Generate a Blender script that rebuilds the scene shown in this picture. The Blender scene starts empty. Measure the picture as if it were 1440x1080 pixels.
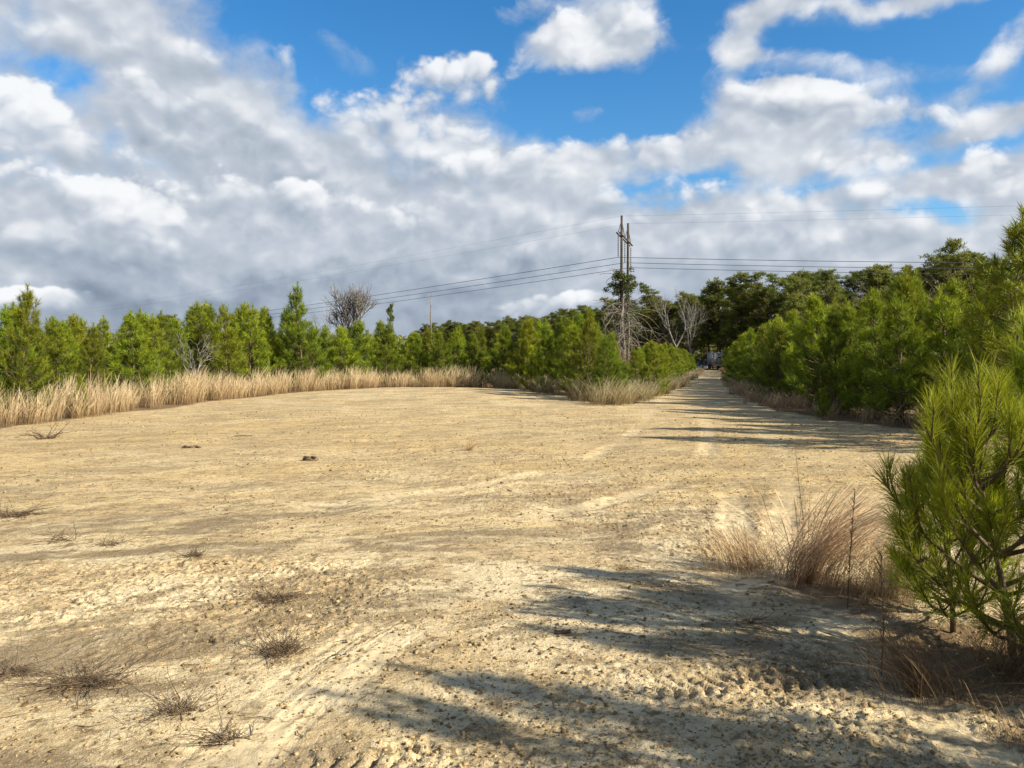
import bpy, math, random
import numpy as np
R = math.radians
sc = bpy.context.scene
col = sc.collection
rnd = random.Random(11)

# ------------------------------------------------------------------ camera
EYE = 1.6
FPX = 1088.0                      # focal length in pixels of the 1440 px wide photograph
HOR = 509.0                       # row of the horizon
cam = bpy.data.cameras.new('camera')
cam.sensor_width = 36.0
cam.lens = FPX / 1440 * 36.0
cam.clip_start = 0.05
cam.clip_end = 6000
camo = bpy.data.objects.new('camera', cam)
col.objects.link(camo)
camo.location = (0, 0, EYE)
PITCH = math.atan((540 - HOR) / FPX)
camo.rotation_euler = (math.pi / 2 - PITCH, 0, 0)
sc.camera = camo

# ------------------------------------------------------------------ light
SUN_EL = R(31)
SUN_AZ = R(114)                   # clockwise from +Y (the view direction)
sd = np.array([math.cos(SUN_EL) * math.sin(SUN_AZ), math.cos(SUN_EL) * math.cos(SUN_AZ), math.sin(SUN_EL)])
sl = bpy.data.lights.new('sun', 'SUN')
sl.energy = 5.0
sl.angle = R(0.53)
sl.color = (1.0, 0.91, 0.74)
so = bpy.data.objects.new('sun', sl)
col.objects.link(so)
so.location = (60, -30, 60)
so.rotation_euler = (math.pi / 2 - SUN_EL, 0, math.pi - SUN_AZ)   # checked below in place()
sc.view_settings.view_transform = 'Standard'
sc.view_settings.look = 'None'
sc.view_settings.exposure = 0.82
sc.view_settings.gamma = 1.0
sc.view_settings.use_curve_mapping = False
sc.cycles.max_bounces = 6
sc.cycles.diffuse_bounces = 3
sc.cycles.glossy_bounces = 2
sc.cycles.transmission_bounces = 3
sc.cycles.transparent_max_bounces = 6


class NT:
    """small wrapper to write node graphs as expressions"""
    def __init__(s, tree):
        s.t = tree

    def n(s, typ, **kw):
        nd = s.t.nodes.new(typ)
        for k, v in kw.items():
            setattr(nd, k, v)
        return nd

    def put(s, sock, v):
        if isinstance(v, bpy.types.NodeSocket):
            s.t.links.new(v, sock)
        elif v is not None:
            sock.default_value = v

    def m(s, op, a, b=None, c=None, clamp=False):
        nd = s.n('ShaderNodeMath', operation=op, use_clamp=clamp)
        s.put(nd.inputs[0], a)
        if b is not None:
            s.put(nd.inputs[1], b)
        if c is not None:
            s.put(nd.inputs[2], c)
        return nd.outputs[0]

    def v(s, op, a, b=None, scale=None):
        nd = s.n('ShaderNodeVectorMath', operation=op)
        s.put(nd.inputs[0], a)
        if b is not None:
            s.put(nd.inputs[1], b)
        if scale is not None:
            s.put(nd.inputs['Scale'], scale)
        return nd.outputs[0]

    def noise(s, vec, scale, detail=4, rough=0.5, dist=0.0, out='Fac'):
        nd = s.n('ShaderNodeTexNoise')
        s.put(nd.inputs['Vector'], vec)
        nd.inputs['Scale'].default_value = scale
        nd.inputs['Detail'].default_value = detail
        nd.inputs['Roughness'].default_value = rough
        nd.inputs['Distortion'].default_value = dist
        return nd.outputs[out]

    def sstep(s, x, a, b, lo=0.0, hi=1.0):
        nd = s.n('ShaderNodeMapRange', interpolation_type='SMOOTHSTEP')
        s.put(nd.inputs[0], x)
        for i, q in enumerate((a, b, lo, hi)):
            nd.inputs[1 + i].default_value = q
        return nd.outputs[0]

    def lin(s, x, a, b, lo=0.0, hi=1.0):
        nd = s.n('ShaderNodeMapRange')
        s.put(nd.inputs[0], x)
        for i, q in enumerate((a, b, lo, hi)):
            nd.inputs[1 + i].default_value = q
        return nd.outputs[0]

    def mix(s, f, a, b, blend='MIX'):
        nd = s.n('ShaderNodeMix', data_type='RGBA', blend_type=blend)
        s.put(nd.inputs[0], f)
        for k, q in ((6, a), (7, b)):
            if isinstance(q, (tuple, list)):
                q = (q[0], q[1], q[2], 1.0)
            s.put(nd.inputs[k], q)
        return nd.outputs[2]

    def attr(s, name):
        return s.n('ShaderNodeAttribute', attribute_name=name).outputs['Fac']


# ------------------------------------------------------------------ sky: Nishita with broken cumulus
def azel(px, py):
    """azimuth and elevation of a direction, from where it sits in the view"""
    x, z = (px - 720) / FPX, -(py - 540) / FPX
    cy, sy = math.cos(PITCH), math.sin(PITCH)
    d = np.array([x, cy + z * sy, -sy + z * cy])
    d /= np.linalg.norm(d)
    return math.atan2(d[0], d[1]), math.asin(d[2])


def build_sky():
    w = bpy.data.worlds.new('World')
    sc.world = w
    w.use_nodes = True
    w.cycles.sampling_method = 'MANUAL'
    w.cycles.sample_map_resolution = 512
    t = w.node_tree
    t.nodes.clear()
    N = NT(t)
    out = N.n('ShaderNodeOutputWorld')
    bg = N.n('ShaderNodeBackground')
    t.links.new(bg.outputs[0], out.inputs[0])
    sky = N.n('ShaderNodeTexSky', sky_type='NISHITA', sun_disc=False)
    sky.sun_elevation = SUN_EL
    sky.sun_rotation = SUN_AZ
    sky.altitude = 0
    sky.air_density = 1.0
    sky.dust_density = 0.35
    sky.ozone_density = 2.5
    STR = 0.1
    bg.inputs['Strength'].default_value = STR
    hs = N.n('ShaderNodeHueSaturation')
    hs.inputs['Saturation'].default_value = 1.36
    hs.inputs['Value'].default_value = 0.98
    t.links.new(sky.outputs[0], hs.inputs['Color'])
    d = N.v('NORMALIZE', N.n('ShaderNodeTexCoord').outputs['Generated'])
    sx = N.n('ShaderNodeSeparateXYZ')
    t.links.new(d, sx.inputs[0])
    X, Y, Z = sx.outputs
    az = N.m('ARCTAN2', X, Y)
    el = N.m('ARCSINE', Z)
    # wobble for the blob edges
    warp = N.noise(d, 6.0, 5, 0.55, out='Color')
    ws = N.n('ShaderNodeSeparateColor')
    t.links.new(warp, ws.inputs[0])
    azw = N.m('ADD', az, N.m('MULTIPLY', N.m('SUBTRACT', ws.outputs[0], 0.5), 0.15))
    elw = N.m('ADD', el, N.m('MULTIPLY', N.m('SUBTRACT', ws.outputs[1], 0.5), 0.09))

    def field(blobs):
        tot = None
        for (px, py, rx, ry, rot, wgt) in blobs:
            a, e = azel(px, py)
            u = N.m('SUBTRACT', azw, a)
            v = N.m('SUBTRACT', elw, e)
            c, s = math.cos(R(rot)), math.sin(R(rot))
            p = N.m('MULTIPLY', N.m('MULTIPLY_ADD', u, c, N.m('MULTIPLY', v, s)), FPX / rx)
            q = N.m('MULTIPLY', N.m('MULTIPLY_ADD', v, c, N.m('MULTIPLY', u, -s)), FPX / ry)
            r2 = N.m('MULTIPLY_ADD', p, p, N.m('MULTIPLY', q, q))
            g = N.m('EXPONENT', N.m('MULTIPLY', r2, -1.0))
            tot = N.m('MULTIPLY', g, wgt) if tot is None else N.m('MULTIPLY_ADD', g, wgt, tot)
        return tot

    # where the cover opens (negative) and thickens (positive)
    cover = field([
        (520, 40, 150, 70, -16, -0.34), (440, 105, 60, 40, -30, -0.22), (600, 20, 120, 50, 0, -0.22), (770, 135, 70, 55, 20, -0.34), (92, 95, 50, 22, -10, -0.34),
        (960, 30, 70, 70, 20, -0.30), (880, 165, 90, 34, 10, -0.30), (1240, 80, 120, 36, -8, -0.40), (1420, 20, 70, 30, 0, -0.26), (1370, 115, 70, 26, -10, -0.24),
        (960, 266, 75, 18, 4, -0.44), (1290, 300, 90, 20, -4, -0.36), (1250, 185, 70, 13, -6, -0.26), (628, 218, 20, 12, 0, -0.30), (1380, 205, 80, 12, 6, -0.24),
        (1100, 112, 90, 11, -10, -0.26), (1120, 262, 50, 12, 0, -0.24), (1200, 240, 60, 12, 0, -0.16), (730, 20, 40, 20, 0, -0.1),
        (830, 58, 110, 40, 6, 0.30), (1060, 62, 70, 30, 26, 0.30), (1150, 100, 160, 14, -14, 0.22), (1400, 78, 70, 18, 32, 0.34),
        (1240, 6, 190, 14, -3, 0.26), (1090, 160, 130, 34, -8, 0.22), (130, 50, 190, 80, -14, 0.22), (330, 200, 240, 80, -18, 0.22),
        (620, 130, 100, 60, 0, 0.16), (1400, 250, 60, 50, 0, 0.22), (900, 215, 250, 26, 0, 0.14), (1390, 165, 90, 14, 6, 0.24),
        (420, 85, 22, 36, 0, 0.16), (500, 330, 700, 80, 0, 0.20), (1150, 330, 300, 26, 0, 0.14),
    ])
    P = N.v('ADD', N.v('MULTIPLY', d, (1.0, 1.0, 1.3)), (3.1, 1.7, 0.4))

    def billow(vec, octs):
        tot = None
        for sc_, w_ in octs:
            n = N.noise(vec, sc_, 1, 0.5, 0.0)
            b_ = N.m('MULTIPLY', N.m('ABSOLUTE', N.m('MULTIPLY_ADD', n, 2.0, -1.0)), w_)
            tot = b_ if tot is None else N.m('ADD', tot, b_)
        return tot
    O4 = ((8.0, 1.15), (17.0, 0.62), (36.0, 0.34), (75.0, 0.20))
    O3 = ((8.0, 1.15), (17.0, 0.62), (36.0, 0.30))
    pf = billow(P, O4)
    off = (0.010 * sd[0], 0.010 * sd[1], 0.020)
    lit = N.m('SUBTRACT', billow(P, O3), billow(N.v('ADD', P, off), O3))
    wisp = N.m('SUBTRACT', N.noise(P, 21.0, 7, 0.6, 0.5), 0.5)
    f0 = N.m('MULTIPLY_ADD', N.noise(P, 4.2, 3, 0.5, 0.2), 0.5, N.m('MULTIPLY', N.noise(P, 9.0, 6, 0.52, 0.25), 0.5))
    low = N.m('ADD', N.sstep(el, 0.10, 0.42, 0.17, 0.0), N.sstep(el, 0.05, 0.14, 0.16, 0.0))
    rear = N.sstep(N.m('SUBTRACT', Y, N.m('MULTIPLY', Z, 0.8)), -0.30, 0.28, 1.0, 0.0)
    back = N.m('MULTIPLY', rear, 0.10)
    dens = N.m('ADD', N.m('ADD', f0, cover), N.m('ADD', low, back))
    dens = N.m('MULTIPLY_ADD', wisp, 0.30, dens)
    A = N.sstep(dens, 0.44, 0.74)
    B = N.m('ADD', N.m('MULTIPLY_ADD', N.m('SUBTRACT', f0, 0.5), 0.7, 0.66), N.m('MULTIPLY', N.sstep(el, 0.02, 0.17, 1.0, 0.0), -0.26))
    B = N.m('MULTIPLY_ADD', lit, 0.35, B)
    B = N.m('MULTIPLY_ADD', rear, -0.42, B)  # added out of view: darker cloud behind, to deepen the shadows
    masses = [  # column, row, half width, half height, tilt, brightness, top-to-bottom contrast, edge softness, strength
        (700, 440, 700, 22, 0, 0.36, 0.16, 1.4, 0.8), (180, 432, 330, 26, 0, 0.26, 0.20, 1.2, 0.9), (40, 440, 130, 18, 0, 0.62, 0.22, 0.9, 0.9), (800, 438, 130, 22, 0, 0.66, 0.22, 0.9, 0.9),
        (1120, 350, 330, 44, 0, 0.64, 0.20, 1.2, 0.8), (540, 398, 330, 40, 4, 0.38, 0.24, 1.1, 0.9), (250, 372, 250, 40, 0, 0.46, 0.24, 1.0, 0.9), (60, 345, 140, 44, 0, 0.62, 0.24, 1.0, 0.9),
        (930, 305, 260, 50, 2, 0.62, 0.22, 1.0, 0.9), (1130, 290, 190, 38, -4, 0.72, 0.20, 0.8, 0.9), (660, 330, 230, 62, 4, 0.53, 0.30, 1.0, 0.95),
        (330, 215, 240, 70, -6, 0.49, 0.26, 1.0, 0.95), (570, 190, 150, 80, -8, 0.68, 0.28, 0.8, 0.95), (130, 70, 230, 80, -14, 0.64, 0.20, 1.0, 0.95), (640, 110, 80, 46, 0, 0.76, 0.20, 0.7, 0.95),
        (400, 110, 30, 40, 0, 0.70, 0.2, 1.2, 0.7), (230, 160, 140, 40, -20, 0.66, 0.2, 0.9, 0.9),
        (40, 190, 110, 84, 0, 0.76, 0.26, 0.7, 0.95), (400, 300, 210, 50, -4, 0.66, 0.34, 0.7, 0.95), (150, 295, 190, 58, -8, 0.74, 0.34, 0.7, 0.95), (690, 250, 90, 46, 0, 0.72, 0.26, 0.8, 0.9),
        (880, 218, 200, 40, 2, 0.72, 0.24, 0.8, 0.95), (1070, 165, 130, 46, -8, 0.74, 0.26, 0.7, 0.95), (1200, 180, 110, 30, -8, 0.76, 0.16, 0.9, 0.8), (1180, 235, 130, 24, -4, 0.74, 0.18, 0.9, 0.85),
        (820, 62, 120, 44, 6, 0.77, 0.20, 0.7, 0.95), (1065, 62, 95, 44, 24, 0.78, 0.10, 1.7, 0.8), (1150, 106, 170, 26, -12, 0.76, 0.08, 1.9, 0.7), (1210, 8, 220, 24, 2, 0.75, 0.08, 2.0, 0.65), (1270, 120, 120, 14, 10, 0.76, 0.08, 2.0, 0.5),
        (1400, 82, 95, 26, 32, 0.80, 0.08, 1.8, 0.8), (1370, 168, 130, 24, 6, 0.77, 0.10, 1.6, 0.75), (500, 84, 70, 24, -10, 0.72, 0.1, 2.0, 0.5), (1400, 262, 62, 62, 0, 0.78, 0.24, 0.7, 0.95), (720, 14, 50, 18, 10, 0.76, 0.1, 1.2, 0.7), (822, 158, 20, 12, 0, 0.76, 0.1, 1.6, 0.6),
    ]
    edge = N.m('MULTIPLY_ADD', wisp, 0.9, N.m('MULTIPLY_ADD', pf, 1.5, -0.78))
    glow = N.m('MULTIPLY_ADD', lit, 0.60, N.m('MULTIPLY_ADD', pf, 0.16, -0.08))
    for (mx_, my_, rx, ry, ro, br, am, so_, st_) in masses:
        a0, e0 = azel(mx_, my_)
        u = N.m('SUBTRACT', azw, a0)
        v = N.m('SUBTRACT', elw, e0)
        c_, s_ = math.cos(R(ro)), math.sin(R(ro))
        p = N.m('MULTIPLY', N.m('MULTIPLY_ADD', u, c_, N.m('MULTIPLY', v, s_)), FPX / rx)
        q = N.m('MULTIPLY', N.m('MULTIPLY_ADD', v, c_, N.m('MULTIPLY', u, -s_)), FPX / ry)
        r2 = N.m('MULTIPLY_ADD', p, p, N.m('MULTIPLY', q, q))
        e_ = N.m('ADD', N.m('SUBTRACT', 1.0, r2), N.m('ADD', N.m('MULTIPLY', edge, 0.5), N.m('MULTIPLY', wisp, 1.7)) if so_ >= 1.1 else N.m('MULTIPLY_ADD', wisp, 0.5, N.m('MULTIPLY', edge, 0.9)))
        # crisp towards the top, melting away underneath
        wdt = N.m('MULTIPLY', N.sstep(q, -1.0, 0.8, 1.7, 0.75), so_)
        al = N.m('MULTIPLY', N.sstep(N.m('DIVIDE', e_, wdt), 0.0, 1.0), st_)
        bi = N.m('ADD', N.m('MULTIPLY_ADD', N.m('MINIMUM', N.m('MAXIMUM', q, -1.3), 1.0), am, br), glow)
        B = N.m('MULTIPLY_ADD', al, N.m('SUBTRACT', bi, B), B)
        A = N.m('MULTIPLY_ADD', al, N.m('SUBTRACT', 1.0, A), A)
    cr = N.n('ShaderNodeValToRGB')
    cr.color_ramp.interpolation = 'B_SPLINE'
    e = cr.color_ramp.elements
    k = 0.68 / STR

    def cc(q, r, g, b):
        if q == 0:
            el0 = e[0]
        elif q == 1:
            el0 = e[1]
        else:
            el0 = e.new(q)
        el0.position = q
        el0.color = (r, g, b, 1)
    cc(0, 0.15, 0.20, 0.27)
    cc(1, 0.80, 0.815, 0.83)
    cc(0.35, 0.27, 0.325, 0.405)
    cc(0.65, 0.455, 0.505, 0.575)
    cc(0.85, 0.70, 0.72, 0.75)
    t.links.new(B, cr.inputs[0])
    # made-up unseen cover overhead and behind, greyed so the shadows stay neutral
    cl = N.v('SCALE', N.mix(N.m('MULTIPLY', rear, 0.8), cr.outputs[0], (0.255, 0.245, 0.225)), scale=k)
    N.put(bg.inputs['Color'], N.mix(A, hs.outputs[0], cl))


build_sky()

# ------------------------------------------------------------------ noise and height of the ground
_tab = np.random.default_rng(5).random((256, 256))


def vnoise(x, y):
    xi, yi = np.floor(x).astype(int), np.floor(y).astype(int)
    fx, fy = x - xi, y - yi
    fx = fx * fx * (3 - 2 * fx)
    fy = fy * fy * (3 - 2 * fy)
    a, b = _tab[yi & 255, xi & 255], _tab[yi & 255, (xi + 1) & 255]
    c, d = _tab[(yi + 1) & 255, xi & 255], _tab[(yi + 1) & 255, (xi + 1) & 255]
    return (a + (b - a) * fx) * (1 - fy) + (c + (d - c) * fx) * fy


def rot(x, y, a):
    c, s = math.cos(a), math.sin(a)
    return x * c - y * s, x * s + y * c


def sst(x, a, b):
    t = np.clip((x - a) / (b - a), 0, 1)
    return t * t * (3 - 2 * t)


# outline of the bare clearing with the track leaving at the far right
EDGE_L = [(-15.5, -30), (-14.5, 5), (-13.3, 13), (-12.2, 18.5), (-12.3, 23.5), (-11.6, 30), (-10, 36), (-6.2, 42.5), (-1.4, 44.6), (0.5, 38), (2.1, 31),
          (3.5, 26.8), (5.7, 31), (10.4, 48), (26.4, 109), (37.5, 152), (39, 158)]
EDGE_R = [(43, 158), (41.2, 152), (30.2, 109), (22, 79), (14.1, 50), (10.0, 34), (8.6, 25), (8.8, 20), (10.2, 16.5), (15, 14), (22, 10), (24, -30)]
POLY = np.array(EDGE_L + EDGE_R)


def poly_dist(x, y):
    """signed distance to the clearing's outline: negative inside the clearing"""
    x = np.asarray(x, float)
    y = np.asarray(y, float)
    best = np.full(x.shape, 1e9)
    inside = np.zeros(x.shape, bool)
    n = len(POLY)
    for i in range(n):
        ax, ay = POLY[i]
        bx, by = POLY[(i + 1) % n]
        ex, ey = bx - ax, by - ay
        t = np.clip(((x - ax) * ex + (y - ay) * ey) / (ex * ex + ey * ey), 0, 1)
        best = np.minimum(best, np.hypot(x - ax - t * ex, y - ay - t * ey))
        if ay != by:
            c = ((ay > y) != (by > y)) & (x < (bx - ax) * (y - ay) / (by - ay) + ax)
            inside ^= c
    return np.where(inside, -best, best)


RUTS = [  # centre lines of tyre ruts, width
    (np.array([(-1.3, 0.5), (-0.9, 3.1), (-0.76, 4.4), (-0.42, 6.0), (0.35, 7.9), (1.6, 9.4), (4.2, 11.2), (7.4, 12.2)]), 0.17),
    (np.array([(-3.0, 0.5), (-2.6, 3.6), (-2.3, 5.0), (-1.8, 6.8), (-0.9, 8.8), (0.6, 10.6), (3.4, 12.6), (7.0, 13.9)]), 0.17),
    (np.array([(-8, 5.2), (-4, 5.9), (-1.4, 6.9), (0.9, 8.6), (2.6, 11), (4.1, 16), (6, 24), (9, 38)]), 0.2),
    (np.array([(-9, 6.9), (-5, 7.5), (-2.4, 8.4), (-0.6, 9.8), (1.0, 12), (2.6, 17), (4.6, 25), (8, 40)]), 0.2),
    (np.array([(0.55, 1.5), (0.75, 3.0), (1.15, 4.4), (1.9, 6.4), (2.7, 9.5), (3.6, 14), (6.4, 26), (11.2, 44.5), (38, 148)]), 0.2),
    (np.array([(2.0, 1.5), (1.9, 3.6), (2.2, 6.4), (3.4, 9.5), (4.9, 14), (7.7, 26), (12.8, 44.5), (40, 148)]), 0.2),
]


def spot(xp, yp, w, k):
    d = 1741.0 / (yp - HOR)
    return ((xp - 720) / FPX * d, d, w, k)


# dirt and twig litter caught round the low dead shrubs
STAINS = [spot(105, 960, 0.32, 0.5), spot(245, 1000, 0.18, 0.42), spot(395, 842, 0.24, 0.5), spot(395, 915, 0.22, 0.42), spot(272, 785, 0.26, 0.45), spot(200, 785, 0.3, 0.38),
          spot(20, 945, 0.25, 0.42), spot(310, 1046, 0.2, 0.4), spot(360, 715, 0.5, 0.36), spot(10, 722, 0.4, 0.42), spot(1010, 860, 0.5, 0.34), spot(560, 960, 0.2, 0.3)]


def rut_field(x, y):
    dep = np.zeros(np.shape(x))
    msk = np.zeros(np.shape(x))
    for pts, w in RUTS:
        best = np.full(np.shape(x), 9.0)
        for i in range(len(pts) - 1):
            (ax, ay), (bx, by) = pts[i], pts[i + 1]
            ex, ey = bx - ax, by - ay
            t = np.clip(((x - ax) * ex + (y - ay) * ey) / (ex * ex + ey * ey), 0, 1)
            best = np.minimum(best, np.hypot(x - ax - t * ex, y - ay - t * ey))
        wob = best + 0.05 * (vnoise(x * 2.3, y * 2.3) - 0.5)
        q = np.clip(1 - wob / w, 0, 1)
        k = sst(vnoise(x * 0.8 + 9, y * 0.5), 0.3, 0.75) * sst(y, 40, 9)
        k = k * (0.25 if w < 0.18 else 1.0)
        dep -= 0.010 * sst(q, 0, 0.7) * k
        dep += 0.006 * np.exp(-((wob - w * 1.15) / 0.06) ** 2) * k
        msk = np.maximum(msk, sst(q, 0, 0.6) * (0.1 + 0.9 * k))
    return dep, msk


def macro(x, y):
    z = 0.30 * np.exp(-((x + 3.5) / 9) ** 2 - ((y - 37) / 9) ** 2)
    z = z + 0.10 * (vnoise(x * 0.13 + 3, y * 0.13) - 0.5) + 0.05 * (vnoise(x * 0.45, y * 0.45 + 7) - 0.5)
    z = z * sst(np.hypot(x, y), 1.0, 6.0)
    far = sst(np.hypot(x, y), 170, 420)
    z = z + far * 3.0 * (vnoise(x * 0.006 + 2, y * 0.006) - 0.35)
    return z


def gz(x, y):
    return float(macro(np.array([float(x)]), np.array([float(y)]))[0])


def ground_fields(x, y, sp):
    def att(wl):
        return np.clip(wl / (2.2 * sp) - 0.3, 0, 1)
    z = macro(x, y)
    dep, rut = rut_field(x, y)
    z = z + dep * att(0.12)
    soft = 1 - 0.5 * rut
    rough = sst(vnoise(x * 0.55 + 40, y * 0.55), 0.35, 0.75)       # trampled patches against smooth washed ones
    right = sst(x - 0.12 * y, -1.0, 1.2) * sst(y, 14, 6)
    rough = np.clip(0.15 + 0.7 * rough * (0.5 + vnoise(x * 2.1, y * 2.1 + 60)) + 0.12 * right, 0, 1.2) * soft
    z = z + 0.030 * (vnoise(x * 1.5, y * 1.5) - 0.5) * att(0.7)
    u, v = rot(x, y, 0.5)
    z = z + 0.014 * (vnoise(u * 5, v * 5) - 0.5) * att(0.2) * (0.4 + rough)
    u, v = rot(x, y, 1.1)
    n1 = vnoise(u * 13, v * 13)
    z = z + 0.013 * np.maximum(n1 - 0.60, 0) * 2 * att(0.08) * rough - 0.020 * np.maximum(0.32 - n1, 0) * 2 * att(0.08) * rough
    n2 = vnoise(v * 37, u * 37)
    z = z + 0.026 * np.maximum(n2 - 0.57, 0) * 2 * att(0.045) * rough - 0.018 * np.maximum(0.25 - n2, 0) * 2 * att(0.045) * rough
    n3 = vnoise(x * 3.1 + 5, y * 3.1) * vnoise(u * 19 + 3, v * 19)
    z = z + 0.010 * np.maximum(n3 - 0.42, 0) * 2 * att(0.06) * rough
    # scuffed streaks, dragged along the way vehicles turn
    st = vnoise((x * 0.8 + y * 0.35) * 1.4, (y - x * 0.28) * 9)
    z = z + 0.004 * (st - 0.5) * att(0.12) * (1 - 0.5 * rough)
    # bar tread pressed by a tractor tyre
    for (ax, ay), (bx, by), w in (((0.62, 3.72), (2.35, 4.12), 0.16), ((-0.9, 3.05), (-0.1, 3.16), 0.13)):
        L = math.hypot(bx - ax, by - ay)
        ex, ey = (bx - ax) / L, (by - ay) / L
        s = (x - ax) * ex + (y - ay) * ey
        n = -(x - ax) * ey + (y - ay) * ex
        inb = sst(w - np.abs(n), 0, 0.05) * sst(s, 0, 0.15) * sst(L - s, 0, 0.15)
        bar = sst(np.sin((s + 0.5 * np.abs(n)) * 2 * math.pi / 0.085), 0.0, 0.7)
        z = z - 0.026 * inb * bar * att(0.05) * sst(vnoise(x * 5, y * 5), 0.25, 0.7)
    # pale scuffed streaks where a wheel slid, lower left of the middle
    ax, ay, bx, by = -1.12, 2.9, -0.66, 4.75
    L = math.hypot(bx - ax, by - ay)
    ex, ey = (bx - ax) / L, (by - ay) / L
    s = (x - ax) * ex + (y - ay) * ey
    n = -(x - ax) * ey + (y - ay) * ex - 0.06 * np.sin(s * 1.7)
    inb = np.exp(-(n / 0.30) ** 4) * sst(s, -0.3, 0.3) * sst(L + 0.2 - s, 0, 0.5)
    n = n + 0.05 * (vnoise(s * 2.5, n * 3) - 0.5)
    sw = 0.6 * vnoise(n * 15 + 5, s * 0.9 + 9) + 0.4 * vnoise(n * 41, s * 1.6)
    z = z + 0.016 * (sw - 0.5) * inb * att(0.08)
    rut = np.maximum(rut, inb * sst(sw, 0.2, 0.6) * 1.6)
    pd = poly_dist(x, y)
    weeds = np.maximum(1.0 * np.exp(-((x - 3.2) / 1.3) ** 4 - ((y - 4.1) / 0.8) ** 4), 0.75 * np.exp(-((x - 2.3) / 0.6) ** 2 - ((y - 5.3) / 0.7) ** 2))
    weeds = np.maximum(weeds, 0.8 * np.exp(-((x - 2.6) / 0.8) ** 2 - ((y - 3.2) / 0.45) ** 2))
    for (sx_, sy_, sw_, sk_) in STAINS:
        weeds = np.maximum(weeds, sk_ * np.exp(-((x - sx_) / sw_) ** 2 - ((y - sy_) / (sw_ * 0.8)) ** 2))
    litter = np.maximum(sst(pd + 0.9 * (vnoise(x * 0.9, y * 0.9) - 0.5), -0.25, 0.45), weeds)
    return z, rut, litter, rough


# ------------------------------------------------------------------ mesh helpers
class MB:
    def __init__(s):
        s.v, s.f3, s.f4, s.t, s.n = [], [], [], [], 0

    def add(s, verts, tris=None, quads=None, tone=0.5):
        verts = np.asarray(verts, float).reshape(-1, 3)
        s.v.append(verts)
        s.t.append(np.broadcast_to(np.asarray(tone, float), (len(verts),)).astype(float))
        if tris is not None and len(tris):
            s.f3.append(np.asarray(tris, int).reshape(-1, 3) + s.n)
        if quads is not None and len(quads):
            s.f4.append(np.asarray(quads, int).reshape(-1, 4) + s.n)
        s.n += len(verts)

    def box(s, cx, cy, cz, sx, sy, sz, tone=0.5, rz=0.0, tx=1.0, ty=1.0):
        a = np.array([(-1, -1, -1), (1, -1, -1), (1, 1, -1), (-1, 1, -1), (-1, -1, 1), (1, -1, 1), (1, 1, 1), (-1, 1, 1)], float)
        a[4:, 0] *= tx
        a[4:, 1] *= ty
        a *= (sx / 2, sy / 2, sz / 2)
        if rz:
            c, q = math.cos(rz), math.sin(rz)
            a[:, :2] = np.stack([a[:, 0] * c - a[:, 1] * q, a[:, 0] * q + a[:, 1] * c], 1)
        s.add(a + (cx, cy, cz), quads=[(0, 3, 2, 1), (4, 5, 6, 7), (0, 1, 5, 4), (1, 2, 6, 5), (2, 3, 7, 6), (3, 0, 4, 7)], tone=tone)

    def tube(s, pts, rad, sides=5, tone=0.5, cap=True):
        p = np.asarray(pts, float)
        n = len(p)
        r = np.broadcast_to(np.asarray(rad, float), (n,))
        tg = np.gradient(p, axis=0)
        tg /= np.maximum(np.linalg.norm(tg, axis=1, keepdims=True), 1e-9)
        ref = np.array([0.31, 0.17, 0.93]) if abs(tg[0][2]) < 0.9 else np.array([1.0, 0.1, 0.0])
        a = np.cross(tg, ref)
        a /= np.maximum(np.linalg.norm(a, axis=1, keepdims=True), 1e-9)
        b = np.cross(tg, a)
        th = np.arange(sides) * 2 * math.pi / sides
        ring = a[:, None, :] * np.cos(th)[None, :, None] + b[:, None, :] * np.sin(th)[None, :, None]
        v = p[:, None, :] + ring * r[:, None, None]
        i = np.arange(n - 1)[:, None] * sides
        j = np.arange(sides)[None, :]
        k = (j + 1) % sides
        q = np.stack([i + j, i + k, i + sides + k, i + sides + j], -1).reshape(-1, 4)
        tris = []
        if cap:
            for m in range(1, sides - 1):
                tris.append((0, m + 1, m))
                tris.append(((n - 1) * sides, (n - 1) * sides + m, (n - 1) * sides + m + 1))
        if np.ndim(tone):
            tone = np.repeat(np.asarray(tone), sides)
        s.add(v.reshape(-1, 3), tris=tris, quads=q, tone=tone)

    def disc(s, c, ax, r, w, seg=14, tone=0.5):
        ax = np.asarray(ax, float) / np.linalg.norm(ax)
        c = np.asarray(c, float)
        s.tube([c - ax * w / 2, c + ax * w / 2], [r, r], seg, tone)

    def mesh(s, name, mat, smooth=False):
        me = bpy.data.meshes.new(name)
        v = np.concatenate(s.v) if s.v else np.zeros((0, 3))
        f3 = np.concatenate(s.f3) if s.f3 else np.zeros((0, 3), int)
        f4 = np.concatenate(s.f4) if s.f4 else np.zeros((0, 4), int)
        me.vertices.add(len(v))
        me.vertices.foreach_set('co', v.astype(np.float32).ravel())
        me.loops.add(f3.size + f4.size)
        me.loops.foreach_set('vertex_index', np.concatenate([f3.ravel(), f4.ravel()]).astype(np.int32))
        me.polygons.add(len(f3) + len(f4))
        st = np.concatenate([np.arange(len(f3)) * 3, f3.size + np.arange(len(f4)) * 4]).astype(np.int32)
        me.polygons.foreach_set('loop_start', st)
        if smooth:
            me.polygons.foreach_set('use_smooth', np.ones(len(st), bool))
        me.update(calc_edges=True)
        at = me.attributes.new('tone', 'FLOAT', 'POINT')
        at.data.foreach_set('value', np.concatenate(s.t).astype(np.float32) if s.t else [])
        me.materials.append(mat)
        return me

    def build(s, name, mat, parent=None, smooth=False):
        return link(name, s.mesh(name, mat, smooth), parent)


def link(name, me, parent=None):
    o = bpy.data.objects.new(name, me)
    col.objects.link(o)
    if parent is not None:
        o.parent = parent
    return o


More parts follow.
